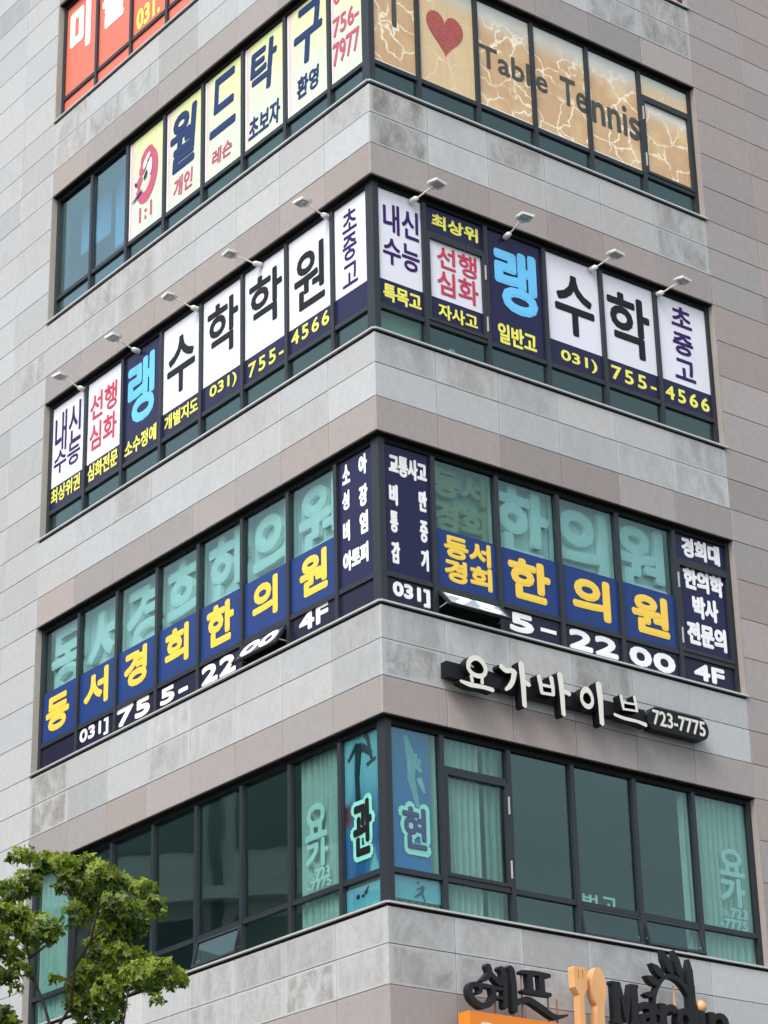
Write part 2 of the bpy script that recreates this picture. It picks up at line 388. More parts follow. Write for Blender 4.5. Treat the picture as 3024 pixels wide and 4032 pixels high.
# stains seen on the walls: (face, storey, row, column) -> strength
DIRT = {('R', 3, 0, 0): 1.0, ('R', 3, 1, 0): 1.0, ('R', 3, 0, 2): .75, ('R', 3, 0, 5): .7, ('R', 3, 1, 5): .7, ('R', 4, 0, 4): .8, ('R', 4, 1, 4): .8, ('R', 4, 0, 5): .85, ('R', 4, 1, 5): .9,
        ('L', 4, 0, 7): .6, ('L', 4, 1, 7): .5, ('L', 4, 1, 6): .75, ('L', 3, 1, 6): .4, ('L', 3, 0, 6): .65, ('L', 3, 0, 5): .55, ('L', 3, 1, 5): .5, ('L', 3, 0, 4): .4,
        ('L', 3, 0, 0): .5, ('L', 4, 1, 5): .5, ('L', 2, 0, 5): .45, ('L', 2, 0, 2): .3, ('R', 2, 0, 5): .55, ('R', 2, 1, 5): .5, ('R', 2, 0, 0): .45, ('R', 2, 0, 1): .5, ('R', 2, 0, 2): .4, ('R', 2, 1, 4): .3,
        ('L', 1, 0, 7): .9, ('L', 1, 1, 7): 1.0, ('L', 1, 0, 0): .4, ('L', 1, 1, 4): .5, ('L', 1, 0, 4): .4, ('L', 1, 1, 3): .4, ('R', 1, 1, 0): .9, ('R', 1, 0, 3): .8, ('R', 1, 0, 0): .45, ('R', 1, 0, 1): .4,
        ('L', 0, 1, 1): 1.0, ('L', 0, 0, 2): .6, ('L', 0, 0, 1): .5, ('L', 0, 1, 2): .5, ('L', 0, 0, 3): .6, ('L', 0, 1, 3): .6, ('L', 0, 1, 0): .4, ('L', 0, 0, 0): .35,
        ('R', 0, 0, 0): .6, ('R', 0, 1, 0): .75, ('R', 0, 0, 1): .45, ('R', 0, 1, 1): .6, ('R', 0, 1, 2): .6, ('R', 0, 0, 3): .5, ('R', 0, 1, 3): .5, ('R', 0, 1, 4): .5}
far = {'L': MB(), 'R': MB()}; farp = {'R': MB()}
for face, JJ, sg in (('L', JL, -1), ('R', JR, 1)):
    for k in range(-1, 6):
        for ri, (a, b) in enumerate(ROWS):
            kind = 'pink' if ri == 2 else 'stone'
            for ci in range(len(JJ)-1):
                t0, t1 = JJ[ci], JJ[ci+1]; zt, zb = k*F+a-(.040 if ri == 0 else 0), k*F+b
                if ci == 0 and face == 'L': t0 = .0305
                u0, u1 = sorted((sg*t0, sg*t1))
                dirt = DIRT.get((face, k, ri, ci), random.choice((0, 0, .12, .2)) if ri < 2 else random.choice((0, 0, 0, .12)))
                if k == -1 or (k == 5 and face == 'R'):
                    (far[face] if kind == 'stone' or face == 'L' else farp['R']).raw(*(lambda s: (s.v, s.f))(bevelled(u0+J, u1-J, 0, .03, zb+J, zt-J))); continue
                tile(face, u0, u1, zb, zt, kind, tint(kind, face), dirt, random.uniform(0, .002))
# plain wings either side of the window bands: three courses at the spandrel, four beside the window
for face, JJ, sg in (('L', [TL, 9.37, 10.42, 11.47, 12.5, EXL], -1), ('R', [TR, 7.285, 8.35, 9.4, 10.45, EXR], 1)):
    kind = 'stone' if face == 'L' else 'pink'
    for k in range(-2, 6):
        zs = [k*F+b for a, b in ROWS[::-1]]+[k*F]+[k*F+HW*i/4 for i in range(1, 4)]
        zs += [k*F+HW] if k < 5 else [ZT]
        for i in range(len(zs)-1):
            for ci in range(len(JJ)-1):
                u0, u1 = sorted((sg*JJ[ci], sg*JJ[ci+1]))
                seen = ci < (2 if face == 'L' else 2) and zs[i+1] > (0 if face == 'L' else -.9) and zs[i] < (18.6 if face == 'L' else 16.2)
                if seen:
                    dirt = random.choice((0, 0, 0, .15, .25)) if kind == 'stone' else random.choice((0, 0, .1))
                    if face == 'L' and i in (1, 2) and random.random() < .2: dirt = .6
                    tile(face, u0, u1, zs[i], zs[i+1], kind, tint(kind, face), dirt, random.uniform(0, .002))
                else:
                    far[face].raw(*(lambda s: (s.v, s.f))(bevelled(u0+J, u1-J, 0, .03, zs[i]+J, zs[i+1]-J))) if face == 'L' else farp['R'].raw(*(lambda s: (s.v, s.f))(bevelled(u0+J, u1-J, 0, .03, zs[i]+J, zs[i+1]-J)))
# top parapet and ground storey under the bands
for face, JJ, sg in (('L', JL, -1), ('R', JR, 1)):
    for z0, z1, st in ((5*F, ZT, .6), (ZB+.13, -2*F+HW+.75, .6)):
        n = max(1, round((z1-z0)/st))
        for i in range(n):
            for ci in range(len(JJ)-1):
                t0, t1 = JJ[ci], JJ[ci+1]
                if ci == 0 and face == 'L': t0 = .0305
                u0, u1 = sorted((sg*t0, sg*t1))
                far[face].raw(*(lambda s: (s.v, s.f))(bevelled(u0+J, u1-J, 0, .03, z0+(z1-z0)*i/n+J, z0+(z1-z0)*(i+1)/n-J)))
for mb, mat, face, nm, c in ((far['L'], M['stone'], 'L', 'granite_cladding', (.47, .465, .445, .2)), (far['R'], M['stone'], 'R', 'granite_cladding', (.47, .465, .445, .2)), (farp['R'], M['pink'], 'R', 'pink_granite_cladding', (.37, .32, .3, .1))):
    o = rot_part(nm, mb, mat, face, kind='stuff'); o.color = c

# reveals, flashing, frames and panes
EL = [.255, 1.0, 2.04, 3.085, 4.12, 5.155, 6.2, 7.245, 8.245]
ER = [.195, .95, 2.0, 3.04, 4.09, 5.13, 6.13]
FR0, FR1, PD = .10, .17, .135     # frame front and back, pane depth
TZ = .44                          # transom height
MW = .033
UPPER = {('R', 0, 1): 1.80, ('R', 1, 5): 1.80, ('R', 2, 1): 1.78, ('R', 3, 5): 1.80}
OPEN = {('R', 1, 1): 43, ('L', 1, 2): 33, ('L', 0, 3): 14, ('L', 0, 5): 16, ('R', 0, 3): 7, ('R', 0, 4): 14}
for k in range(-2, 5):
    zb, zh = k*F, k*F+HW
    for face, E, sg, T in (('L', EL, -1, TL), ('R', ER, 1, TR)):
        def bx(mb, t0, t1, d0, d1, z0, z1):
            a, b = sorted((sg*t0, sg*t1)); mb.box(a, b, d0, d1, z0, z1); return mb
        if k >= -1:
            s = MB(); bx(s, (.0 if face == 'R' else -.028+.0), T+.03, -.028, .098, zb-.006, zb+.018) if face == 'R' else bx(s, .100, T+.03, -.028, .098, zb-.006, zb+.018)
            if face == 'L': bx(s, .0, .1, -.028, -.0005, zb-.006, zb+.018)
            rot_part('sill_flashing', s, M['flash'], face)
            s = MB(); bx(s, .031 if face == 'L' else .004, T+.02, .012, .033, zb-.0405, zb-.0065); rot_part('sill_shadow_strip', s, M['black'], face)  # black strip standing for the shadow line under the flashing
        so_ = MB(); bx(so_, .036 if face == 'R' else .4, T, .032, .36, zh-.012, zh+.011)
        if face == 'L': bx(so_, .0345, .4, .0345, .36, zh-.0125, zh+.0105)
        rot_part('soffit', so_, M['black'], face)
        s = MB(); bx(s, T, T+.019, .0, .099, zb+.02, zh-.013); o = rot_part('window_jamb', s, M['stone' if face == 'L' else 'pink'], face)
        o.color = (.33, .32, .29, .3) if face == 'L' else (.30, .265, .25, .1)
        fr = MB()
        bx(fr, E[-1], T+.02, FR0, FR1, zb-.02, zh-.012)               # end stile
        bx(hd0 := MB(), E[0], E[-1], FR0, FR1, zh-.085, zh-.0125)               # head
        bx(fr, E[0], E[-1], FR0, FR1, zb-.02, zb+.045)                # foot
        band = rot_part('window_frame', fr, M['metal'], face); hd0.build('head_rail', M['black'], band)  # head rail is black: its shade is put into the colour
        if face == 'R':
            s = MB(); s.box(.1, E[0], .1, .22, zb-.02, zh-.012); s.box(.1, .22, .22, EL[0], zb-.02, zh-.012)
            s.build('corner_post', M['metal'], band)
        for i in range(1, len(E)-1):
            s = MB(); bx(s, E[i]-MW, E[i]+MW, FR0-.012, FR1, zb+.0455, zh-.0855); s.build('mullion', M['metal'], band)
        for i in range(len(E)-1):
            a = E[i]+(MW+.001 if i else .001); b = E[i+1]-(MW+.001 if i < len(E)-2 else .001)
            s = MB(); bx(s, a, b, FR0, FR1, zb+TZ-.032, zb+TZ+.032); s.build('transom', M['metal'], band)
            up = UPPER.get((face, k, i))
            gm = M['glass_blue'] if (face, k) == ('L', 3) and i >= 6 else M['glass']
            zz = [(zb+.046, zb+TZ-.033), (zb+TZ+.033, zh-.086)]
            if up:
                s = MB(); bx(s, a, b, FR0, FR1, zb+up-.03, zb+up+.03); s.build('transom', M['metal'], band)
                zz = [zz[0], (zz[1][0], zb+up-.031), (zb+up+.031, zz[1][1])]
                s = MB(); q0, q1 = zz[1]                                # the casement's own frame
                bx(s, a, a+.045, FR0-.014, FR0+.03, q0, q1); bx(s, b-.045, b, FR0-.014, FR0+.03, q0, q1)
                bx(s, a+.045, b-.045, FR0-.014, FR0+.03, q0, q0+.045); bx(s, a+.045, b-.045, FR0-.014, FR0+.03, q1-.045, q1)
                s.build('casement_frame', M['metal'], band)
                s = MB(); hs = b-.006 if (face, k) == ('R', 0) or (face, k) == ('R', 2) else a-.008
                for q in (q0+.22, q1-.28): bx(MB(), hs, hs+.016, FR0-.03, FR0-.0125, q-.11, q+.11).build('hinge', M['flash'], band)
            for zi, (q0, q1) in enumerate(zz):
                if zi == 0 and (face, k, i) in OPEN: continue
                s = MB(); bx(s, a, b, PD, PD+.006, q0, q1); s.build('pane', gm, band)
            if (face, k, i) in OPEN:                                    # awning sash, hinged at the top, swung outwards
                u0, u1 = sorted((sg*a, sg*b)); ht = TZ-.033-.05
                sash = MB(); e = .028
                sash.box(u0, u0+e, -.014, .022, -ht, 0); sash.box(u1-e, u1, -.014, .022, -ht, 0)
                sash.box(u0+e, u1-e, -.014, .022, -ht, -ht+e); sash.box(u0+e, u1-e, -.014, .022, -e, 0)
                an = R(OPEN[(face, k, i)])
                def swing(q):
                    x, y, z = q; return (x, y*math.cos(an)+z*math.sin(an)+.112, -y*math.sin(an)+z*math.cos(an)+zb+TZ-.038)
                sash.v = [swing(q) for q in sash.v]
                so2 = rot_part('awning_sash', sash, M['metal'], face)
                s = MB().box(u0+e, u1-e, .002, .008, -ht+e, -e); s.v = [swing(q) for q in s.v]; s.build('pane', gm, so2)
                s = MB(); tip = swing((0, 0, -ht*.8))
                for ux in (u0+.02, u1-.02): s.tube([(ux, .13, zb+.16), (ux, tip[1]+.01, tip[2])], .008, 6)
                s.build('stay', M['flash'], so2)

# ---------------------------------------------------------------- what hangs inside the windows
def bay(face, b, pad=MW):
    E, sg = (EL, -1) if face == 'L' else (ER, 1)
    lo = E[b]+(pad if b else 0); hi = E[b+1]-(pad if b < len(E)-2 else 0)
    return tuple(sorted((sg*lo, sg*hi)))
def curtain(face, k, u0, u1, z0, z1, label, group='curtains behind the third floor windows', mat='curtain'):
    t = thing('curtain', label, 'curtain', face, (u0+u1)/2, .20, k*F+z0, group)
    n = int((u1-u0)/.012); v, fs = [], []
    for i in range(n+1):
        u = u0+(u1-u0)*i/n; dd = .21+.030*math.sin(u*58+1.3*math.sin(u*9))+.012*math.sin(u*131)
        v += [(u, dd, k*F+z0), (u, dd+.006, k*F+z1)]
    for i in range(n): fs.append((2*i, 2*i+2, 2*i+3, 2*i+1))
    b = len(v); v += [(x, y+.004, z) for x, y, z in v]; fs += [tuple(b+q for q in f_[::-1]) for f_ in fs]
    MB().raw(v, fs).build('cloth', M[mat], t, smooth=True)
    MB().box(u0, u1, .2, .24, k*F+z1, k*F+z1+.03).build('curtain_rail', M['flash'], t)
def cu(q): return q[0], q[1]
ZC = 2.31
curtain('R', 0, .24, .93, -.3, ZC, 'pleated curtain behind the blue poster beside the corner post, right facade')
a, b = cu((1.114, 1.643, 0.883, 1.171))
curtain('R', 0, a, b, -.3, ZC, 'wide pale pleated curtain behind the hinged casement on the third floor')
a, b = cu((1.668, 1.919, 0.948, 1.238))
curtain('R', 0, a, b, -.3, ZC, 'narrow darker pleated curtain hanging beside the wide one in the hinged casement bay', mat='curtain_dim')
a, b = cu((4.992, 5.133, 1.458, 1.771))
curtain('R', 0, a, b, -.3, ZC, 'narrow strip of curtain at the right edge of the empty dark window')
a, b = cu((5.217, 6.210, 1.559, 1.876))
curtain('R', 0, a, b, -.3, ZC, 'pleated curtain behind the yoga lettering at the right end of the third floor')
a, b = cu((-1.888, -1.138, 1.159, 1.448))
curtain('L', 0, a, b, -.3, ZC, 'pleated curtain behind the yoga lettering on the left facade')
a, b = cu((-8.206, -7.469, 0.872, 1.203))
curtain('L', 0, a, b, -.3, ZC, 'bright teal curtain at the far left window behind the tree')
for u0, u1, z0, z1, lab in ((-8.22, -7.32, 1.35, 2.15, 'pale blind drawn halfway in the leftmost blue window above the academy'), (-7.18, -6.3, 1.0, 2.15, 'pale blind drawn low in the second blue window from the left')):
    t = thing('blind_sheet', lab, 'blind', 'L', (u0+u1)/2, .5, 3*F+z0, 'blinds in the blue windows')
    MB().box(u0, u1, .5, .506, 3*F+z0, 3*F+z1).build('fabric', M['blind'], t)
    MB().box(u0, u1, .495, .512, 3*F+z0-.03, 3*F+z0-.001).build('bottom_bar', M['flash'], t)

t = thing('blind_sheet', 'added olive sheet giving the low pane its greenish lit look, under the yellow 특목고', 'blind', 'R', .57, .3, 2*F)  # sheet added behind the pane to make it look lit green
MB().box(.2, .93, .24, .245, 2*F-.2, 2*F+.5).build('fabric', plain('olive_lit_sheet', (.42, .40, .24), .8, var=.15, scale=3), t)
# ---------------------------------------------------------------- signs on the windows
ZLO, ZHI = TZ+.033, HW-.087       # the upper lights; the lower lights run .046 .. TZ-.033
FD, TD = .126, .1215              # film depth, lettering depth
def sign(label, face, k, b, panels, texts, group, name='window_sign', cat='window sign', d=FD, td=TD, u=None):
    u0, u1 = u or bay(face, b, MW+.004)
    t = thing(name, label, cat, face, (u0+u1)/2, d, k*F+panels[0][0] if panels else k*F, group)
    for i, pn in enumerate(panels):
        z0, z1, mat = pn[:3]; a, c = (pn[3], pn[4]) if len(pn) > 3 else (u0, u1)
        MB().box(a, c, d-(.0015 if len(pn) > 5 else 0), d+.003, k*F+z0, k*F+z1).build('panel', M[mat], t)
    for tx in texts:
        s, rect, mat, wt = tx[:4]; sh = tx[4] if len(tx) > 4 else 0; wd = tx[5] if len(tx) > 5 else 0
        text_mb(s, rect, td-.002, wt, sh, 0, wd).build('lettering', M[mat], t)
    return t
LOW = (.047, TZ-.034)
G5L = 'academy window panels on the left facade'; G5R = 'academy window panels on the right facade'
WB = .855                         # foot of the white fields
def acad(label, face, b, texts, white=True, g=None):
    pn = [(WB, ZHI, 'white'), (ZLO, WB-.002, 'navy')] if white else [(ZLO, ZHI, 'navy')]
    return sign(label, face, 2, b, pn, texts, g or (G5L if face == 'L' else G5R))
acad('white panel with purple 내신 수능 over yellow 최상위권, far left end of the left facade', 'L', 7, [('내신', (-8.174, -7.409, 8.783, 9.463), 'purple', .012), ('수능', (-8.185, -7.417, 8.442, 8.826), 'purple', .018), ('최상위권', (-8.233, -7.388, 7.960, 8.226), 'yellow', .03)])
acad('white panel with red 선행 심화 over yellow 심화전문, left facade', 'L', 6, [('선행', (-7.143, -6.388, 8.941, 9.373), 'red', .022), ('심화', (-7.145, -6.381, 8.437, 8.871), 'red', .022), ('심화전문', (-7.169, -6.325, 7.950, 8.225), 'yellow', .035)])
acad('navy panel with tall light blue 랭 over yellow 소수정예, left facade', 'L', 5, [('랭', (-6.077, -5.349, 8.397, 9.436), 'sky', .035), ('소수정예', (-6.135, -5.282, 7.948, 8.217), 'yellow', .035)], False)
acad('white panel with black su (수) over small yellow words, beside the light blue one, left facade', 'L', 4, [('수', (-5.017, -4.295, 8.453, 9.351), 'ink', .022), ('개별지도', (-5.069, -4.206, 7.960, 8.201), 'yellow', .035)])
acad('white panel with black 학 over yellow 031), fourth from the corner on the left facade', 'L', 3, [('학', (-3.979, -3.218, 8.586, 9.440), 'ink', .022), ('031)', (-3.915, -3.249, 7.981, 8.203), 'yellow', .03)])
acad('white panel with black 학 over yellow 755-, third from the corner on the left facade', 'L', 2, [('학', (-2.948, -2.165, 8.588, 9.412), 'ink', .022), ('755-', (-2.964, -2.136, 7.945, 8.159), 'yellow', .03, 0, .25)])
acad('white panel with black won (원) over yellow 4566, second from the corner on the left facade', 'L', 1, [('원', (-1.886, -1.191, 8.441, 9.326), 'ink', .022), ('4566', (-1.960, -1.105, 7.998, 8.211), 'yellow', .035, 0, .25)])
acad('narrow white panel with a purple column 초중고 beside the corner, left facade', 'L', 0, [('초', (-0.789, -0.474, 9.157, 9.487), 'purple', .02), ('중', (-0.790, -0.486, 8.726, 9.103), 'purple', .02), ('고', (-0.800, -0.473, 8.346, 8.669), 'purple', .02)])
acad('narrow white panel with purple 내신 수능 over yellow 특목고 beside the corner, right facade', 'R', 0, [('내신', (0.285, 0.876, 8.974, 9.419), 'purple', .02), ('수능', (0.271, 0.874, 8.502, 8.899), 'purple', .022), ('특목고', (0.258, 0.882, 7.947, 8.197), 'yellow', .04)])
sign('navy panel with yellow 최상위 above a white box of red 선행 심화 and yellow 자사고, right facade', 'R', 2, 1,
     [(ZLO, 1.75, 'navy'), (1.81, ZHI, 'navy'), (WB, 1.74, 'white', .992, 1.955, 1)], [('최상위', (1.098, 1.892, 9.306, 9.523), 'yellow', .045), ('선행', (1.168, 1.847, 8.726, 9.064), 'red', .022), ('심화', (1.161, 1.861, 8.327, 8.697), 'red', .022), ('자사고', (1.163, 1.828, 7.965, 8.188), 'yellow', .035)], G5R, td=TD-.003)
acad('navy panel with tall light blue 랭 over yellow 일반고, right facade', 'R', 2, [('랭', (2.162, 2.915, 8.433, 9.419), 'sky', .04), ('일반고', (2.177, 2.854, 7.916, 8.221), 'yellow', .035)], False)
acad('white panel with black 수 over yellow 031), right facade', 'R', 3, [('수', (3.229, 3.950, 8.419, 9.359), 'ink', .024), ('031)', (3.285, 3.945, 7.935, 8.148), 'yellow', .035)])
acad('white panel with black 학 over yellow 755-, right facade', 'R', 4, [('학', (4.209, 5.007, 8.418, 9.386), 'ink', .024), ('755-', (4.208, 5.052, 7.960, 8.177), 'yellow', .035, 0, .25)])
acad('white panel with a purple column 초중고 over yellow 4566, right end of the right facade', 'R', 5, [('초', (5.453, 5.854, 9.190, 9.518), 'purple', .035), ('중', (5.448, 5.847, 8.743, 9.090), 'purple', .035), ('고', (5.449, 5.851, 8.344, 8.672), 'purple', .035), ('4566', (5.224, 6.079, 7.952, 8.173), 'yellow', .04, 0, .3)])

# fourth floor: clinic
G4 = 'clinic window signs'
ROM = {'동': 'dong', '서': 'seo', '경': 'gyeong', '희': 'hui', '한': 'han', '의': 'ui', '원': 'won'}
BT = 1.245                        # top of the blue fields
for b, s, rect in ((7, '동', (-8.154, -7.500, 4.296, 4.836)), (6, '서', (-7.093, -6.429, 4.341, 4.880)), (5, '경', (-6.013, -5.420, 4.336, 4.888)), (4, '희', (-4.968, -4.378, 4.332, 4.875)), (3, '한', (-3.940, -3.300, 4.297, 4.881)), (2, '의', (-2.873, -2.298, 4.332, 4.873)), (1, '원', (-1.818, -1.216, 4.320, 4.876))):
    sign('blue panel with golden %s (%s), left facade fourth floor' % (s, ROM[s]), 'L', 1, b, [(ZLO, BT, 'blue')], [(s, rect, 'gold', .052)], G4)
sign('blue panel with small golden 동서 경희 in two lines, right facade', 'R', 1, 1, [(ZLO, BT, 'blue')], [('동서', (1.124, 1.883, 4.586, 4.905), 'gold', .055), ('경희', (1.118, 1.889, 4.261, 4.577), 'gold', .055)], G4)
for b, s, rect in ((2, '한', (2.165, 2.873, 4.291, 4.857)), (3, '의', (3.242, 3.908, 4.285, 4.862)), (4, '원', (4.287, 4.966, 4.285, 4.863))):
    sign('blue panel with golden %s (%s), right facade fourth floor' % (s, ROM[s]), 'R', 1, b, [(ZLO, BT, 'blue')], [(s, rect, 'gold', .055)], G4)
sign('navy panel beside the corner listing 소아 성장 비염 아토피 in white, left facade', 'L', 1, 0, [(ZLO, ZHI, 'navy')], [('소', (-0.881, -0.715, 5.566, 5.836), 'letw', .05), ('아', (-0.540, -0.363, 5.564, 5.848), 'letw', .05), ('성', (-0.890, -0.735, 5.211, 5.473), 'letw', .05), ('장', (-0.543, -0.362, 5.138, 5.434), 'letw', .05),
     ('비', (-0.882, -0.737, 4.775, 5.062), 'letw', .05), ('염', (-0.540, -0.364, 4.768, 5.068), 'letw', .05), ('아토피', (-0.892, -0.368, 4.371, 4.647), 'letw', .055)], G4)
sign('navy panel beside the corner listing 교통사고 비만 통증 감기 in white, right facade', 'R', 1, 0, [(ZLO, ZHI, 'navy')], [('교통사고', (0.274, 0.880, 5.501, 5.791), 'letw', .045), ('비', (0.269, 0.407, 5.084, 5.369), 'letw', .045), ('만', (0.737, 0.869, 5.107, 5.394), 'letw', .045),
     ('통', (0.273, 0.403, 4.714, 5.005), 'letw', .045), ('증', (0.741, 0.869, 4.690, 4.987), 'letw', .045), ('감', (0.283, 0.419, 4.304, 4.595), 'letw', .045), ('기', (0.745, 0.869, 4.309, 4.600), 'letw', .045)], G4)
sign('navy panel with white 경희대 한의학 박사 전문의 at the right end of the fourth floor', 'R', 1, 5, [(ZLO, 1.76, 'navy'), (1.84, ZHI, 'navy')], [('경희대', (5.305, 6.030, 5.586, 5.882), 'letw', .055), ('한의학', (5.295, 6.052, 5.117, 5.437), 'letw', .055), ('박사', (5.429, 5.917, 4.719, 5.050), 'letw', .055), ('전문의', (5.290, 6.028, 4.315, 4.656), 'letw', .055)], G4)
G4b = 'dark strips along the foot of the clinic windows'
def low(label, face, b, texts): return sign(label, face, 1, b, [(LOW[0], LOW[1], 'dnavy')], texts, G4b)
low('plain dark purple strip under golden 동, left end of the fourth floor', 'L', 7, [])
low('dark strip with condensed white 031] on the left facade', 'L', 6, [('031]', (-7.179, -6.401, 3.842, 4.092), 'letw', .05)])
low('dark strip with wide white seventy-five (75) on the left facade', 'L', 5, [('75', (-6.176, -5.324, 3.834, 4.106), 'letw', .075, 0, .05)])
low('dark strip with wide white 5- on the left facade', 'L', 4, [('5-', (-5.067, -4.383, 3.838, 4.074), 'letw', .07, 0, .1)])
low('dark strip with wide white double two (22) on the left facade', 'L', 3, [('22', (-4.059, -3.254, 3.822, 4.091), 'letw', .075, 0, .05)])
low('dark strip with white 4F on the left facade', 'L', 1, [('4F', (-1.836, -1.214, 3.876, 4.133), 'letw', .06)])
low('plain dark navy strip beside the corner on the left facade', 'L', 0, [])
low('dark strip with condensed white 031] on the right facade', 'R', 0, [('031]', (0.289, 0.872, 3.825, 4.071), 'letw', .06)])
low('dark strip with wide white 5- on the right facade', 'R', 2, [('5', (2.149, 2.553, 3.825, 4.086), 'letw', .08), ('-', (2.664, 2.930, 3.920, 3.971), 'letw', .02)])
low('dark strip with wide white double two on the right facade', 'R', 3, [('22', (3.146, 3.996, 3.800, 4.079), 'letw', .075, 0, .05)])
low('dark strip with wide white double zero on the right facade', 'R', 4, [('00', (4.192, 5.023, 3.796, 4.070), 'letw', .085, 0, .05)])
low('dark strip with white 4F at the right end of the fourth floor', 'R', 5, [('4F', (5.364, 5.934, 3.826, 4.065), 'letw', .07)])
for face, b, s, lab, fm in (('R', 1, '75', 'wide white 75 on the tilted open sash, right facade', 'film_dim'), ('L', 2, '00', 'wide white 00 on the tilted open sash, left facade', None)):
    u0, u1 = bay(face, b, MW+.001); an = R(OPEN[(face, 1, b)]); ht = TZ-.033-.05
    def swing(q):
        x, y, z = q; return (x, y*math.cos(an)+z*math.sin(an)+.112, -y*math.sin(an)+z*math.cos(an)+F+TZ-.038)
    t = thing('sash_sign', lab, 'window sign', face, (u0+u1)/2, .112, F+.1, 'signs on the open sashes')
    s_ = MB().box(u0+.03, u1-.03, -.002, .001, -ht+.03, -.03); s_.v = [swing(q) for q in s_.v]; s_.build('panel', M['sashfilm_'+face] if 'sashfilm_'+face in M else M.setdefault('sashfilm_'+face, plain('glossy_sash_film', (.30, .38, .48) if face == 'R' else (.07, .065, .12), .12, var=.25, scale=3, spec=.8)), t)
    s_ = text_mb(s, (u0+.08, u1-.08, -ht+.045, -.04), -.006, .085, 0, 0, .02); s_.v = [swing(q) for q in s_.v]; s_.build('lettering', M['letw'], t)

# large raised letters standing behind the clinic's glass
G4c = 'raised letters behind the clinic glass'
for face, b, s in (('L', 7, '동'), ('L', 6, '서'), ('L', 5, '경'), ('L', 4, '희'), ('L', 3, '한'), ('L', 2, '의'), ('L', 1, '원'), ('R', 2, '한'), ('R', 3, '의'), ('R', 4, '원')):
    u0, u1 = bay(face, b)
    t = thing('raised_letter', 'large pale raised %s (%s) behind the tinted glass above its golden twin, %s facade' % (s, ROM[s], 'left' if face == 'L' else 'right'), 'sign letter', face, (u0+u1)/2, .3, F+BT-.25, G4c)
    MB().box(u0-.02, u1+.02, .30, .32, F+BT-.25, F+HW+.02).build('backing_board', M['board'], t)
    text_mb(s, (u0+.04, u1-.03, F+BT-.06 , F+2.2), .215, .035, 0, .07).build('lettering', M['raised'], t)
u0, u1 = bay('R', 1)
t = thing('raised_letter', 'olive raised 동서 경희 in two lines behind the glass beside the corner', 'sign letter', 'R', (u0+u1)/2, .3, F+BT-.25, G4c)
MB().box(u0-.02, u1+.02, .30, .32, F+BT-.25, F+HW+.02).build('backing_board', M['oliveb'], t)
text_mb('동서', (u0+.05, u1-.04, F+1.76, F+2.17), .215, .05, 0, .08).build('lettering', M['olive'], t)
text_mb('경희', (u0+.05, u1-.04, F+1.28, F+1.71), .215, .05, 0, .08).build('lettering', M['olive'], t)

# sixth floor: table tennis club
G6 = 'yellow table tennis posters'; G6R = 'cracked wood posters'
def yel(label, b, texts): return sign(label, 'L', 3, b, [(ZLO, ZHI, 'posty')], texts, G6, 'window_poster', 'poster')
t = yel('yellow poster with a pink round paddle emblem over 1:1', 5, [('1:1', (-5.874, -5.512, 11.769, 12.035), 'pinkl', .05, 0, .3)])
cu, cz = -(EL[5]+EL[6])/2-.02, 3*F+1.42
def ell(cx, cz, a, b, rot, n=28, t0=0, t1=360):
    out = []
    for i in range(n+(0 if t1-t0 == 360 else 1)):
        q = R(t0+(t1-t0)*i/n); x, z = a*math.cos(q), b*math.sin(q); out.append((cx+x*math.cos(rot)-z*math.sin(rot), cz+x*math.sin(rot)+z*math.cos(rot)))
    return out
def prt(t, name, mat, polys, d0=TD-.001, step=.0012, depth=.001):
    s = MB()
    for i, q in enumerate(polys): s.prism(q, d0-i*step, d0-i*step+depth)
    return s.build(name, M[mat], t)
rt = R(-12)
outer = ell(cu+.03, cz, .30, .46, rt, 24, -150, 95); inner = ell(cu+.0, cz+.05, .16, .31, rt, 24, -150, 95)
prt(t, 'emblem', 'pinkl', [outer+inner[::-1], ell(cu+.02, cz+.36, .19, .13, .5), ell(cu-.08, cz+.2, .09, .15, -.6), ell(cu-.18, cz-.02, .10, .07, .9)])
prt(t, 'emblem_detail', 'letw', [ell(cu+.06, cz+.33, .07, .04, .6), ell(cu-.02, cz+.23, .05, .09, -.5), ell(cu+.13, cz+.12, .05, .14, -.1)], TD-.007)
prt(t, 'emblem_blue_marks', 'bluel', [ell(cu-.27, cz-.03, .03, .04, .4), ell(cu-.22, cz-.26, .16, .02, .35), ell(cu+.0, cz+.02, .03, .08, -.6)], TD-.011)  # dark blue marks printed on the emblem
yel('yellow poster with dark blue wol (월) over pink words', 4, [('월', (-5.027, -4.307, 12.152, 13.158), 'bluel', .035, .12), ('개인', (-4.927, -4.405, 11.719, 12.055), 'pinkl', .03, .1)])
yel('yellow poster with dark blue deu (드) with a wavy foot over pink words', 3, [('드', (-3.970, -3.290, 12.247, 13.218), 'bluel', .025, .12), ('레슨', (-3.900, -3.381, 11.757, 12.031), 'pinkl', .03, .1)])
yel('yellow poster with dark blue tak (탁) over dark blue words', 2, [('탁', (-2.925, -2.256, 12.365, 13.188), 'bluel', .03, .12), ('초보자', (-2.971, -2.184, 11.675, 12.074), 'bluel', .03, .1)])
yel('yellow poster with dark blue gu (구) over small dark words, its lower edge peeling', 1, [('구', (-1.849, -1.165, 12.280, 13.237), 'bluel', .03, .12), ('환영', (-1.782, -1.257, 11.764, 12.118), 'bluel', .035, .1)])
yel('narrow yellow poster with pink phone number 756-7977 beside the corner', 0, [('031)', (-0.902, -0.327, 12.767, 13.088), 'pinkl', .03), ('756-', (-0.928, -0.330, 12.320, 12.630), 'pinkl', .03), ('7977', (-0.938, -0.327, 11.853, 12.222), 'pinkl', .03)])
def wod(label, b, texts, mat='postw'): return sign(label, 'R', 3, b, [(ZLO, ZHI, mat)], texts, G6R, 'window_poster', 'poster')
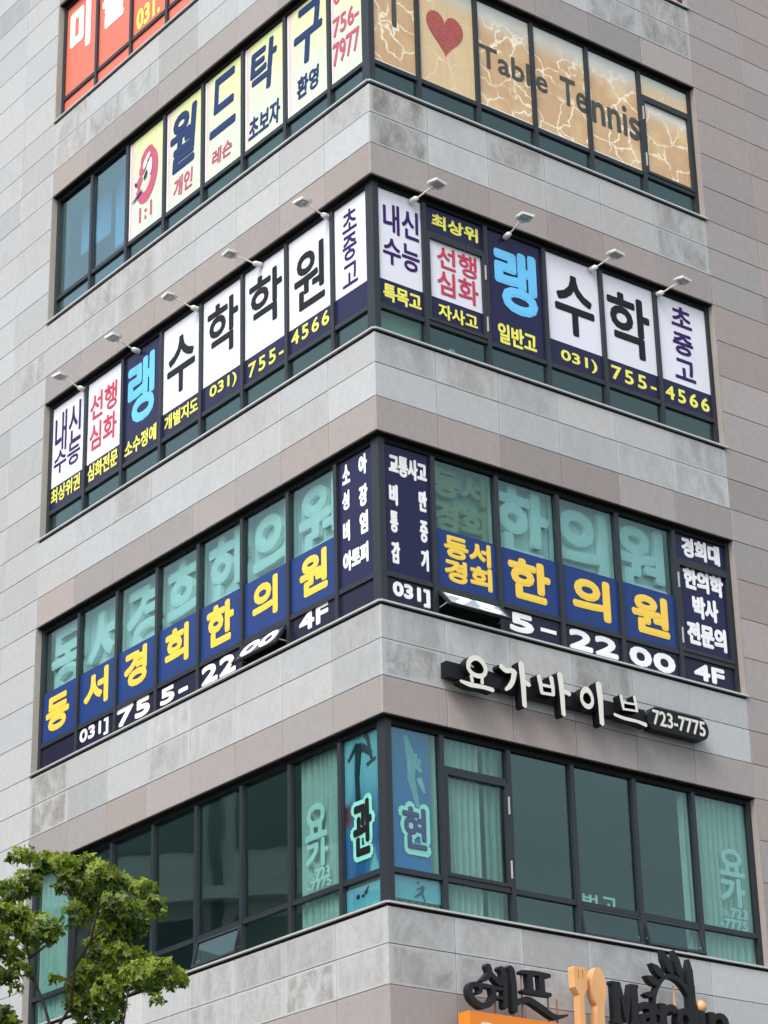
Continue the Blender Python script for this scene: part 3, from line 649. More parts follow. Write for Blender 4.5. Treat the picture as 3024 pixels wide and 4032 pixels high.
wod('cracked orange wood poster with a dark letter I beside the corner', 0, [('I', (0.522, 0.602, 12.243, 12.992), 'wood_ink', .03)])
t = wod('pale wood grain poster with a faded red heart', 1, [], 'postwl')
hp = []
hu, hz = (ER[1]+ER[2])/2-.02, 3*F+1.42
for i in range(40):
    q = 2*math.pi*i/40; x = 16*math.sin(q)**3; y = 13*math.cos(q)-5*math.cos(2*q)-2*math.cos(3*q)-math.cos(4*q)
    hp.append((hu+x*.0205, hz+y*.0245))
s = MB(); s.prism(hp, TD-.001, TD); s.build('heart', M['heart'], t)
wod('cracked orange wood poster with dark Tabl', 2, [('Tabl', (2.066, 2.993, 12.224, 12.595), 'wood_ink', .022)])
wod('cracked orange wood poster with dark e Te', 3, [('e', (3.106, 3.323, 12.221, 12.476), 'wood_ink', .03), ('Te', (3.568, 4.073, 12.168, 12.644), 'wood_ink', .02)])
wod('cracked orange wood poster with dark nnis', 4, [('nnis', (4.166, 5.103, 12.079, 12.601), 'wood_ink', .022)])
t = sign('pale top light above a cracked wood poster without lettering, right end of the sixth floor', 'R', 3, 5, [(ZLO, 1.75, 'postw'), (1.84, ZHI, 'postwt')], [], G6R, 'window_poster', 'poster')

# seventh floor: art academy
G7 = 'orange red art school panels'
for b, tx, lab in ((7, [('미', (-8.143, -7.484, 15.931, 16.915), 'letw', .05)], 'orange red panel with white 미 at the far left end'), (6, [('술', (-7.124, -6.406, 15.925, 16.854), 'letw', .05)], 'orange red panel with white 술'),
                   (5, [('031.', (-6.065, -5.380, 15.340, 15.725), 'yellow', .045)], 'orange red panel with yellow 031.'), (4, [], 'plain orange red panel right of the yellow 031.')):
    sign(lab, 'L', 4, b, [(ZLO, ZHI, 'orange')], tx, G7)
    sign('orange red strip under '+{7: 'the white mi (미)', 6: 'the striped white sul (술)', 5: 'the yellow 031.', 4: 'the panel right of the yellow 031.'}[b], 'L', 4, b, [(LOW[0], LOW[1], 'orange')], [], G7)
sign('orange red strip at the top right corner of the photo', 'R', 4, 5, [(LOW[0], LOW[1], 'orange')], [], G7)

# third floor: posters, yoga letters (behind the glass)
BD = .15
t = sign('teal poster with a dark leaping martial artist and black 관 beside the corner', 'L', 0, 0, [(ZLO, ZHI, 'postb')], [], 'martial arts posters', 'window_poster', 'poster', d=BD)
def limb(p, q, a, b):
    p, q = Vector(p), Vector(q); n = (q-p).orthogonal().normalized(); return [tuple(p+n*a), tuple(p-n*a), tuple(q-n*b), tuple(q+n*b)]
x0 = -.62; zf = 1.25
prt(t, 'figure', 'figdark', [limb((x0-.06, zf+.86), (x0-.10, zf+.45), .07, .05), limb((x0-.10, zf+.47), (x0-.09, zf+.18), .045, .05), limb((x0-.09, zf+.2), (x0-.05, zf+.05), .055, .02), ell(x0+.0, zf+.78, .06, .05, 0),
    limb((x0-.08, zf+.86), (x0-.27, zf+.68), .035, .02), limb((x0+.02, zf+.8), (x0+.2, zf+.66), .05, .03), limb((x0+.12, zf+.9), (x0+.2, zf+.6), .03, .025), limb((x0+.1, zf+.55), (x0+.28, zf+.6), .02, .012), ell(x0+.09, zf+.93, .045, .05, 0)], BD-.003)
o5 = (-0.899, -0.351, 0.622, 1.460)
text_mb('관', (o5[0]+.035, o5[1]-.02, o5[2]+.03, o5[3]-.01), BD-.015, .085).build('lettering_outline', M['mint'], t)
text_mb('관', (o5[0]+.10, o5[1]-.08, o5[2]+.09, o5[3]-.07), BD-.019, .035).build('lettering', M['ink'], t)
t = sign('deep blue poster with a pale leaping figure and slate 현 beside the corner', 'R', 0, 0, [(ZLO, ZHI, 'postd', .2, .80)], [], 'martial arts posters', 'window_poster', 'poster', d=BD)
x0, zf = .54, 1.2
prt(t, 'figure', 'figlight', [limb((x0-.10, zf+.92), (x0-.02, zf+.66), .025, .07), limb((x0+.0, zf+.72), (x0-.03, zf+.38), .08, .05), limb((x0-.03, zf+.42), (x0+.07, zf+.05), .06, .028), limb((x0+.02, zf+.6), (x0+.13, zf+.5), .04, .03), ell(x0+.10, zf+.62, .035, .045, 0), limb((x0+.09, zf+.42), (x0+.17, zf+.24), .045, .02)], BD-.003)
o6 = (0.285, 0.779, 0.640, 1.318)
text_mb('현', (o6[0]+.015, o6[1]-.0, o6[2]+.02, o6[3]-.01), BD-.015, .085).build('lettering_outline', M['mint'], t)
text_mb('현', (o6[0]+.07, o6[1]-.06, o6[2]+.09, o6[3]-.07), BD-.019, .035).build('lettering', M['figblue'], t)
t = sign('small pale teal poster with two dark marks below the 관 poster', 'L', 0, 0, [(.09, .36, 'postc')], [], 'martial arts posters', 'window_poster', 'poster', d=BD)
prt(t, 'figure', 'figdark', [ell(-.74, .24, .035, .03, 0), ell(-.64, .235, .03, .02, .2), limb((-.6, .25), (-.53, .33), .03, .012)], BD-.003)
t = sign('small pale blue poster with a dark kicking figure below the 현 poster', 'R', 0, 0, [(.12, .385, 'postc')], [], 'martial arts posters', 'window_poster', 'poster', d=BD)
prt(t, 'figure', 'figblue', [limb((.52, .16), (.63, .23), .012, .02), limb((.62, .23), (.68, .12), .022, .01), limb((.62, .22), (.66, .31), .025, .02), limb((.64, .3), (.55, .25), .014, .01), ell(.57, .34, .018, .018, 0)], BD-.003)
def yoga(label, face, b, texts, box):
    t = thing('yoga_lettering', label, 'window sign', face, (box[0]+box[1])/2, BD, box[2], 'yoga lettering on the third floor windows')
    s = MB(); a, c, z0, z1 = box; e = .008
    s.box(a, c, BD, BD+.003, z1-e, z1); s.box(c-e, c, BD, BD+.003, z0, z1-e); s.build('banner_edge', M['film_dim'], t)
    for s_, rect, mat, wt in texts: text_mb(s_, rect, BD-.004, wt).build('lettering', M[mat], t)
yoga('pale teal 요가 over 723-7775 beside the corner, left facade', 'L', 1, [('요', (-1.792, -1.334, 1.140, 1.597), 'film', .045), ('가', (-1.779, -1.314, 0.785, 1.134), 'film', .05), ('TEL', (-1.783, -1.602, 0.647, 0.733), 'film_dim', .06), ('723', (-1.583, -1.287, 0.622, 0.773), 'film', .05), ('-7775', (-1.761, -1.267, 0.515, 0.640), 'film', .05)], (-1.82, -1.18, .5, 1.62))
yoga('pale teal 요가 over 723-7775 at the right end of the right facade', 'R', 5, [('요', (5.579, 6.035, 1.195, 1.566), 'film', .045), ('가', (5.561, 6.015, 0.787, 1.177), 'film', .05), ('TEL', (5.534, 5.700, 0.644, 0.730), 'film_dim', .06), ('723', (5.715, 6.026, 0.642, 0.772), 'film', .05), ('-7775', (5.519, 6.008, 0.488, 0.620), 'film', .05)], (5.42, 5.98, .5, 1.52))
t = thing('note_card', 'small white hand lettered strip on the sill of the dark middle window', 'window sign', 'R', 3.4, BD, .47, None)
for c_, a, b in (('법', 3.15, 3.40), ('고', 3.47, 3.72)): text_mb(c_, (a, b, .40, .60), BD-.004, .03).build('lettering', M['film'], t)
t = thing('ceiling_lamp', 'small bright oval lamp seen through the dark lower glass under 자사고', 'lamp', 'R', 1.55, .5, 2*F+.2, None)
MB().prism(ell(1.52, 2*F+.255, .055, .03, 0, 16), .3, .32).build('lens', M['letw'], t)

# ---------------------------------------------------------------- flood lamps over the academy band
fl0 = thing('flood_lamp', 'x', 'lamp', 'R', 0, 0, 0, 'flood lamps over the academy windows')
s = MB(); s.tube([(0, .09, 0), (0, .0, 0), (0, -.03, 0)], [.040, .040, .026], 12); s.build('mount', M['lamp'], fl0)
s = MB(); s.tube([(0, -.03, 0), (.0, -.17, .03), (.0, -.36, .055)], .011, 8); s.build('arm', M['lamp'], fl0)
s = MB()
hd = [(-.11, -.30), (.11, -.30), (.125, -.36), (.10, -.47), (-.10, -.47), (-.125, -.36)]
b_ = len(s.v); s.v += [(x, y, .068+.012*(y+.3)/-.17) for x, y in hd]+[(x*.92, y*.99, .046) for x, y in hd]
s.f += [tuple(range(6)), tuple(range(11, 5, -1))]+[(i, 6+i, 6+(i+1) % 6, (i+1) % 6) for i in range(6)]
s.f = [q[::-1] for q in s.f]
s.build('lamp_head', M['lamp'], fl0)
MB().box(-.07, .07, -.44, -.34, .034, .045).build('lens', M['lampglass'], fl0)
MB().box(-.03, .03, -.34, -.29, .018, .045).build('ballast', M['lamp'], fl0)
s = MB(); s.tube([(.02, .085, .0), (.035, .06, .10), (.03, -.012, .17)], .005, 5); s.build('cable', M['black'], fl0)
spots = [('L', -7.30, 'flood lamp over the 내신 수능 panel at the far left'), ('L', -5.77, 'flood lamp between red 심화 and light blue 랭, left facade'), ('L', -4.20, 'flood lamp over the black 수, left facade'), ('L', -2.65, 'flood lamp between the two black 학 panels, left facade'),
         ('L', -1.06, 'flood lamp nearest the corner on the left facade'), ('R', .76, 'flood lamp nearest the corner on the right facade'), ('R', 2.36, 'flood lamp over the light blue 랭, right facade'), ('R', 3.93, 'flood lamp between black 수 and 학, right facade'), ('R', 5.19, 'flood lamp at the right end, beside the 초중고 panel')]
for i, (face, u, lab) in enumerate(spots):
    if i == 0: o = fl0
    else:
        o = fl0.copy(); COL.objects.link(o)
        for ch in list(fl0.children):
            c = ch.copy(); COL.objects.link(c); c.parent = o
    o.location = at_face(face, u, .02, 2*F+2.16); o.rotation_euler = (random.uniform(-.05, .07), random.uniform(-.05, .05), ROT[face]+random.uniform(-.16, .16)); o['label'] = lab

# ---------------------------------------------------------------- yoga channel-letter sign on the spandrel
SD = -.20                         # face of the letters
t = thing('shop_sign', 'ivory brush letters 요가바이브 on a black rail ending in a pill with 723-7775', 'shop sign', 'R', 3.2, -.1, F-1.3)
ya = (0.880, 4.176, 3.234, 3.321)
MB().box(ya[0], 4.15, -.14, -.03, 2.87, 3.07).build('rail', M['signblack'], t)
for u in (1.2, 2.2, 3.1, 4.4, 5.2): MB().box(u, u+.05, -.04, .0, 2.9, 3.0).build('bracket', M['rust'], t)
pl = (4.144, 5.250, 2.982, 3.205)
pu0, pu1 = pl[0], pl[1]; pz0, pz1 = 2.83, 3.14
pts = [(pu0+.09, pz0), (pu1-.15, pz0)]+[(pu1-.15+.15*math.sin(q), (pz0+pz1)/2-(pz1-pz0)/2*math.cos(q)) for q in [math.pi*i/12 for i in range(1, 12)]]+[(pu1-.15, pz1), (pu0+.16, pz1), (pu0+.0, pz0+.17), (pu0+.02, pz0+.06)]
MB().prism(pts, -.17, -.03).build('number_plate', M['signblack'], t)
MB()
text_mb('723-7775', (4.248, 5.188, 2.890, 3.098), -.1745, .03).build('number_lettering', M['ivory'], t)
# brush strokes: each letter is drawn from tapering strokes
def stroke(pts, wds, n=6):
    """outline of a brush stroke through pts with half widths wds"""
    P = [Vector(q) for q in pts]; Lf, Rt = [], []
    for i, q in enumerate(P):
        tdir = (P[min(i+1, len(P)-1)]-P[max(i-1, 0)]).normalized(); nn = Vector((-tdir.y, tdir.x))
        Lf.append(tuple(q+nn*wds[i])); Rt.append(tuple(q-nn*wds[i]))
    a = (P[0]-P[1]).normalized()*wds[0]*.7; b = (P[-1]-P[-2]).normalized()*wds[-1]*.7
    return Lf+[tuple(P[-1]+b)]+Rt[::-1]+[tuple(P[0]+a)]
def curve(pts, n=5):
    out = []
    P = [Vector(pts[0])]+[Vector(q) for q in pts]+[Vector(pts[-1])]
    for i in range(1, len(P)-2):
        for j in range(n):
            s = j/n; a, b, c, d = P[i-1:i+3]
            out.append(tuple(.5*((2*b)+(c-a)*s+(2*a-5*b+4*c-d)*s*s+(3*b-a-3*c+d)*s**3)))
    out.append(tuple(P[-2])); return out
# strokes given in a unit letter box (x right, y up), then fitted to each letter's box
def ring(cx, cy, a, b, wd): return ('ring', cx, cy, a, b, wd)
LET = {
 '요': [ring(.52, .68, .31, .34, .10), ([(.34, .38), (.37, .2)], [.05, .055]), ([(.66, .42), (.66, .22)], [.05, .055]), ([(.02, .14), (.3, .1), (.7, .12), (.98, .1)], [.04, .07, .06, .065])],
 '가': [([(.03, .82), (.2, .74), (.42, .78), (.5, .72)], [.06, .055, .05, .07]), ([(.48, .76), (.42, .55), (.3, .4), (.16, .30)], [.07, .06, .055, .03]), ([(.72, 1.0), (.76, .6), (.77, .2), (.78, .03)], [.075, .07, .06, .06]), ([(.8, .58), (.97, .55)], [.055, .06])],
 '바': [([(.08, .82), (.12, .6), (.15, .42)], [.06, .05, .045]), ([(.44, .86), (.48, .62), (.48, .44)], [.06, .05, .045]), ([(.14, .62), (.46, .63)], [.035, .035]), ([(.14, .43), (.48, .45)], [.035, .035]), ([(.70, 1.0), (.74, .6), (.75, .2), (.76, .03)], [.075, .07, .06, .06]), ([(.78, .6), (.97, .57)], [.05, .06])],
 '이': [ring(.30, .58, .25, .27, .09), ([(.76, 1.0), (.8, .6), (.8, .25), (.81, .03)], [.085, .075, .065, .065])],
 '브': [([(.24, .92), (.28, .62), (.30, .46)], [.055, .05, .045]), ([(.66, 1.0), (.70, .7), (.72, .5)], [.055, .05, .045]), ([(.28, .70), (.68, .73)], [.035, .035]), ([(.30, .48), (.72, .52)], [.035, .035]), ([(.0, .22), (.3, .17), (.7, .17), (.98, .12)], [.05, .055, .05, .07])],
}
def letter(ch, rect, d0, d1, zf=1):
    u0, u1, z0, z1 = rect; W, H = u1-u0, z1-z0; face = MB(); side = MB()
    for st in LET[ch]:
        if st[0] == 'ring':
            _, cx, cy, a, b, wd = st; n = 26; fa = []
            o_ = [(cx+a*math.cos(q)*(1-.10*math.sin(q)), cy+b*math.sin(q)) for q in [2*math.pi*i/n for i in range(n)]]
            i_ = [(cx+(a-wd*1.1)*math.cos(q)*(1-.2*math.sin(q)), cy-.01+(b-wd*1.5)*math.sin(q)) for q in [2*math.pi*i/n for i in range(n)]]
            o_ = [(u0+x*W, z0+y*H) for x, y in o_]; i_ = [(u0+x*W, z0+y*H) for x, y in i_]
            for mb, A, B in ((side, d0+.004, d1), (face, d0, d0+.004)):
                v = [(x, A, z) for x, z in o_]+[(x, A, z) for x, z in i_]+[(x, B, z) for x, z in o_]+[(x, B, z) for x, z in i_]; fs = []
                for i in range(n):
                    j = (i+1) % n; fs += [(i, j, n+j, n+i), (2*n+i, 3*n+i, 3*n+j, 2*n+j), (i, 2*n+i, 2*n+j, j), (n+i, n+j, 3*n+j, 3*n+i)]
                mb.raw(v, fs)
        else:
            pts, wds = st; cp = curve(pts, 4); cw = [1.06*(wds[min(int(i/4), len(wds)-1)]*(1-(i % 4)/4)+wds[min(int(i/4)+1, len(wds)-1)]*(i % 4)/4) for i in range(len(cp))]
            ol = stroke([(x*W/H, y) for x, y in cp], [q*.95 for q in cw]); ol = [(u0+x*H, z0+y*H) for x, y in ol]
            j = len(side.v)*1e-7
            side.prism(ol, d0+.004+j, d1); face.prism(ol, d0+j, d0+.004+j)
    return face, side
for ch, rect in (('요', (1.002, 1.536, 2.748, 3.184)), ('가', (1.646, 2.129, 2.666, 3.239)), ('바', (2.231, 2.794, 2.676, 3.230)), ('이', (2.929, 3.386, 2.678, 3.229)), ('브', (3.518, 4.076, 2.778, 3.179))):
    fc, sd_ = letter(ch, rect, -.235, -.10)
    lt = sd_.build('channel_letter', M['signblack'], t); fc.build('letter_face', M['ivory'], lt)

# ---------------------------------------------------------------- restaurant sign at the foot
t = thing('restaurant_sign', 'charcoal letters 쉐프 over an orange panel, copper rods holding them', 'shop sign', 'R', 2.2, -.3, -3.0)
D0, D1 = -.36, -.27
zq = (0.865, 1.586, -1.142, -0.648); pq = (1.673, 2.106, -0.900, -0.651)
def S2(pts, wds, mb, n=4, a=D0, b=D1):
    cp = curve(pts, n); m_ = len(cp); cw = [wds[min(int(i/n), len(wds)-1)]*(1-(i % n)/n)+wds[min(int(i/n)+1, len(wds)-1)]*(i % n)/n for i in range(m_)]
    cw = [q*.78 for q in cw]; j = len(mb.v)*1e-6; mb.prism(stroke(cp, cw), a+j, b)
def fit(rect, pts): return [(rect[0]+x*(rect[1]-rect[0]), rect[2]+y*(rect[3]-rect[2])) for x, y in pts]
s = MB()
S2(fit(zq, [(.42, .98), (.46, .82), (.36, .66), (.28, .60)]), [.045, .04, .035, .02], s)
S2(fit(zq, [(.46, .84), (.58, .68), (.68, .60)]), [.03, .04, .045], s)
S2(fit(zq, [(.26, .50), (.5, .49), (.68, .47)]), [.03, .028, .03], s)
S2(fit(zq, [(.50, .48), (.52, .28), (.42, .08), (.24, .02), (.07, .16), (.03, .36), (.1, .48), (.22, .47), (.25, .36), (.19, .29)]), [.04, .04, .04, .045, .045, .042, .04, .036, .03, .02], s)
S2(fit(zq, [(.52, .27), (.70, .26)]), [.022, .022], s)
S2(fit(zq, [(.66, .95), (.74, .90), (.76, .5), (.75, .06)]), [.035, .045, .045, .042], s)
S2(fit(zq, [(.86, 1.0), (.92, .94), (.95, .5), (.95, .0)]), [.04, .05, .05, .045], s)
s.build('letter', M['matte'], t, label='letter 쉐 with a curled tail')
s = MB()
S2(fit(pq, [(.0, .93), (.5, .97), (1.0, .95)]), [.028, .034, .03], s); S2(fit(pq, [(.03, .04), (.5, .05), (1.0, .05)]), [.028, .034, .03], s)
S2(fit(pq, [(.28, .9), (.31, .1)]), [.05, .05], s); S2(fit(pq, [(.70, .92), (.72, .1)]), [.05, .05], s)
sw = (1.566, 2.355, -1.161, -0.971)
S2(fit(sw, [(.0, .55), (.22, .95), (.5, .55), (.75, .12), (1.0, .35)]), [.035, .045, .05, .04, .012], s)
s.build('letter', M['matte'], t, label='letter 프 with a long wavy stroke')
s = MB(); bx0 = (0.862, 2.077, -1.284, -1.152)
ot = (0.834, 0.891, -1.230, -1.208)[3]
MB().box(bx0[0], 3.95, -.36, -.16, -3.0, ot).build('orange_panel', M['oranged'], t)
for u, z_ in ((zq[0]+.45, .34), (zq[0]+.72, .34), (pq[0]+.05, .55), (pq[0]+.45, .34), (pq[1]+.15, .3)): MB().tube([(u, -.28, ot), (u, -.28, ot+z_)], .012, 6).build('rod', M['rust'], t)
text_mb('PIZZA', (bx0[0]+.16, bx0[0]+1.55, ot-.55, ot-.11), -.365, .05, 0, 0, .15).build('lettering', M['pale'], t)
# fork
fk = (2.453, 2.652, -1.186, -0.507); sp = (2.723, 2.952, -1.154, -0.476)
t = thing('fork_ornament', 'peach coloured oversized wooden fork standing beside the charcoal letters', 'sign ornament', 'R', (fk[0]+fk[1])/2, -.3, -3.0, 'cutlery ornaments of the restaurant sign')
W = fk[1]-fk[0]; zt = fk[3]; x = fk[0]
hd_ = [(x+.03, zt), (x+.08, zt+.01), (x+.095, zt-.02), (x+.095, zt-.14), (x+.125, zt-.15), (x+.125, zt-.015), (x+W*.5+.02, zt), (x+W*.5+.035, zt-.02), (x+W*.5+.04, zt-.15), (x+W*.5+.07, zt-.15), (x+W*.5+.075, zt-.02), (x+W*.5+.12, zt), (x+W-.01, zt-.04),
       (x+W-.015, zt-.26), (x+W-.10, zt-.36), (x+W-.085, -3.0), (x+.10, -3.0), (x+.085, zt-.36), (x+.02, zt-.27)]
K_ = W/.315
hd_ = [(x, zt-.02), (x+.02, zt), (x+.085, zt), (x+.095, zt-.15), (x+.12, zt-.155), (x+.125, zt), (x+.19, zt), (x+.2, zt-.15), (x+.225, zt-.155), (x+.235, zt), (x+.30, zt), (x+.315, zt-.03), (x+.31, zt-.25), (x+.215, zt-.34), (x+.235, -3.0), (x+.09, -3.0), (x+.10, zt-.34), (x+.0, zt-.25)]
MB().prism([(x+(q-x)*K_, zz_) for q, zz_ in hd_], -.40, -.29).build('fork_body', M['peach'], t)
t = thing('spoon_ornament', 'peach coloured oversized wooden spoon standing beside the wordmark', 'sign ornament', 'R', (sp[0]+sp[1])/2, -.3, -3.0, 'cutlery ornaments of the restaurant sign')
cx = (sp[0]+sp[1])/2; zt = sp[3]
bw = (sp[1]-sp[0])/2
bowl = [(cx+bw*math.sin(q), zt-.24+.24*math.cos(q)) for q in [R(a) for a in range(-155, 156, 12)]]
MB().prism(bowl+[(cx+.062, zt-.52), (cx+.068, -3.0), (cx-.068, -3.0), (cx-.062, zt-.52)], -.40, -.29).build('spoon_body', M['peach'], t)
# wordmark
t = thing('restaurant_wordmark', 'charcoal letters Mardin crowned by a curved laurel of seven leaves', 'shop sign', 'R', 4.9, -.3, -3.0)
mq = (3.076, 3.511, -1.068, -0.582)
base = -1.10
def wl(ch, cx0, cx1, top, wt=.10):
    text_mb(ch, (cx0, cx1, base, top), D0, wt, 0, .12, 0, None, wt).build('letter', M['matte'], t)
mw, mh = (mq[1]-mq[0])/.435, .5/.5
MP = [(0,0),(.15,0),(.15,.035),(.125,.045),(.125,.36),(.205,.03),(.24,.03),(.31,.37),(.31,.045),(.285,.035),(.285,0),(.435,0),(.435,.035),(.42,.045),(.42,.455),(.435,.465),(.435,.5),(.305,.5),(.225,.20),(.14,.5),(0,.5),(0,.465),(.02,.455),(.02,.045),(0,.035)]
MB().prism([(mq[0]+x_*mw, base+y_*mh) for x_, y_ in MP], D0, D1).build('letter', M['matte'], t)
def ux(px, py=650): 
    return 0
for ch, (a, b, c, e) in (('a', (3.497, 3.828, -1.026, -0.768)), ('r', (3.847, 4.150, -0.988, -0.747)), ('ın', (4.501, 5.015, -0.915, -0.761))):
    wl(ch, a, b, e-.02, .055)
dq = (4.134, 4.474, -0.954, -0.765)
wl('o', dq[0], dq[1]-.06, dq[3]-.02, .06)
s = MB(); s.box(dq[1]-.13, dq[1]-.01, D0+.001, D1, base, dq[3]+.28); s.box(dq[1]-.165, dq[1]-.1305, D0+.002, D1, dq[3]+.25, dq[3]+.28); s.build('letter', M['matte'], t, label='tall stem of the letter d')
# laurel
lr = (3.603, 4.502, -0.721, -0.109)
LU, LZ = lambda px: lr[0]+(px-390)/(935-390)*(lr[1]-lr[0]), None
def lp(px, py):                   # the wreath's own plan, in units of a 545 x 500 drawing
    a = (px-390)/545.0; return (lr[0]+a*(lr[1]-lr[0]), lr[3]+.02-(py-60-(px-640)*.235)/500.0*.98+.0)
s = MB()
arc = [lp(*q) for q in ((910, 560), (905, 470), (850, 370), (770, 285), (680, 240), (600, 240), (530, 290), (490, 360), (500, 430), (540, 450))]
S2(arc, [.05, .046, .042, .038, .034, .032, .030, .03, .04, .035], s)
s.build('wreath_stem', M['matte'], t)
for (p, q, wd) in (((490, 330), (392, 312), .032), ((545, 275), (420, 200), .042), ((610, 240), (482, 130), .044), ((690, 230), (600, 62), .046), ((785, 275), (722, 80), .046), ((875, 370), (870, 155), .046)):
    a, b = Vector(lp(*p)), Vector(lp(*q)); wd *= 1.15; nn = (b-a).orthogonal().normalized(); Lh = (b-a)
    pts = [a-nn*wd*.3, a+Lh*.3-nn*wd, a+Lh*.65-nn*wd*.9, b, a+Lh*.65+nn*wd*.9, a+Lh*.3+nn*wd, a+nn*wd*.3]
    pts = [a+(q-a) for q in pts]; s = MB().prism([tuple(x_) for x_ in pts], D0-.003, D1); s.build('wreath_leaf', M['matte'], t)
for px, py in ((470, 430), (735, 300)):
    a = lp(px, py); MB().tube([(a[0], -.28, a[1]), (a[0], -.28, base+.3)], .014, 6).build('rod', M['peach'], t)
a = lp(985, 470); ball = MB()
n = 12
for i in range(n+1):
    ph = math.pi*i/n
    for j in range(16):
        q = 2*math.pi*j/16; ball.v.append((a[0]+.0+.085*math.sin(ph)*math.cos(q), -.30+.085*math.sin(ph)*math.sin(q), a[1]+.085*math.cos(ph)))
for i in range(n):
    for j in range(16): ball.f.append((i*16+j, (i+1)*16+j, (i+1)*16+(j+1) % 16, i*16+(j+1) % 16))
ball.build('ball', M['peach'], t, smooth=True, label='peach ball above the letter i')
s = MB().box(2.2, 6.0, -.2, -.0, -2.75, -2.6); s.build('mounting_rail', M['signblack'], t)

# ---------------------------------------------------------------- building across the street (seen mirrored in the dark panes)
ob = link('opposite_building', None); ob.location = (-34, 8, GROUND)
tag(ob, 'plain panelled block across the street mirrored in the dark third floor windows', 'building')
pn_ = plain('opposite_wall', (.62, .64, .62), .8, var=.1); pd_ = plain('opposite_trim', (.75, .75, .73), .7); pg_ = plain('opposite_glass', (.06, .08, .09), .3)
MB().box(-8, 8, -14, 26, 0, 21).build('wall', pn_, ob)
for i in range(12):
    for j in range(5):
        MB().box(8.001, 8.06, -13.5+i*3.3, -11.0+i*3.3, 1.2+j*4, 3.6+j*4).build('window', pg_, ob)
for j in range(5): MB().box(8.002, 8.45, -14.1, 26.1, 3.95+j*4, 4.25+j*4).build('ledge', pd_, ob)
for i in range(13): MB().box(8.003, 8.2, -14+i*3.3, -13.75+i*3.3, 0, 21).build('pilaster', pg_, ob)
MB().box(-8.2, 8.6, -14.3, 26.3, 21, 21.7).build('cornice', pd_, ob)

# ---------------------------------------------------------------- street tree
CL = [(-2.281, -7.35, -1.37, 0.065), (-2.277, -6.999, -1.265, 0.073), (-2.072, -7.141, -1.357, 0.089), (-1.983, -6.851, -1.324, 0.105), (-1.813, -6.782, -1.332, 0.113), (-1.526, -7.346, -1.567, 0.113), (-1.417, -7.378, -1.639, 0.097), (-1.538, -6.475, -1.433, 0.081), (-1.228, -7.056, -1.645, 0.101), (-1.124, -7.06, -1.766, 0.073), (-1.266, -6.234, -1.621, 0.049), (-2.415, -7.123, -1.628, 0.13), (-2.355, -6.687, -1.434, 0.121), (-2.352, -7.098, -1.849, 0.138), (-2.282, -6.892, -1.923, 0.113), (-2.008, -7.374, -2.036, 0.138), (-1.948, -6.807, -1.468, 0.121), (-1.812, -6.507, -1.543, 0.162), (-1.524, -6.827, -1.724, 0.146), (-1.421, -6.556, -1.744, 0.13), (-1.596, -6.677, -1.908, 0.146), (-1.725, -7.398, -1.919, 0.105), (-1.423, -6.538, -1.863, 0.089), (-1.688, -6.79, -2.073, 0.113), (-2.527, -7.349, -1.802, 0.162), (-2.394, -7.62, -2.154, 0.162), (-2.458, -6.683, -2.047, 0.113), (-2.278, -7.081, -2.291, 0.073), (-2.464, -6.852, -2.269, 0.073), (-2.431, -6.66, -2.348, 0.049), (-2.613, -6.901, -2.292, 0.121), (-1.75, -6.432, -2.23, 0.13), (-1.424, -6.948, -2.205, 0.138), (-1.37, -6.477, -2.13, 0.121), (-1.108, -6.82, -2.304, 0.121), (-1.085, -6.262, -2.235, 0.073), (-1.28, -6.369, -2.314, 0.089), (-1.06, -7.2, -2.636, 0.045), (-1.261, -7.203, -2.423, 0.13), (-1.487, -7.165, -2.528, 0.121), (-1.881, -6.414, -2.158, 0.089), (-1.811, -6.997, -2.415, 0.089), (-1.723, -6.759, -2.606, 0.138), (-1.485, -7.069, -2.723, 0.097), (-1.826, -6.92, -2.556, 0.089), (-1.968, -7.095, -2.389, 0.045), (-1.015, -6.905, -2.436, 0.057), (-0.977, -6.633, -2.357, 0.04), (-1.782, -6.822, -2.834, 0.121), (-1.674, -6.432, -2.8, 0.121), (-1.508, -6.644, -2.532, 0.057), (-2.533, -6.632, -2.559, 0.081), (-2.44, -6.688, -2.647, 0.057), (-2.624, -6.587, -2.665, 0.105), (-1.914, -6.757, -3.011, 0.162), (-1.993, -7.356, -3.161, 0.162), (-1.658, -6.478, -3.048, 0.162), (-2.643, -6.623, -2.95, 0.162), (-1.323, -6.349, -2.921, 0.105), (-2.211, -6.952, -3.382, 0.162), (-1.803, -6.68, -3.353, 0.182), (-1.298, -7.126, -3.417, 0.142)]
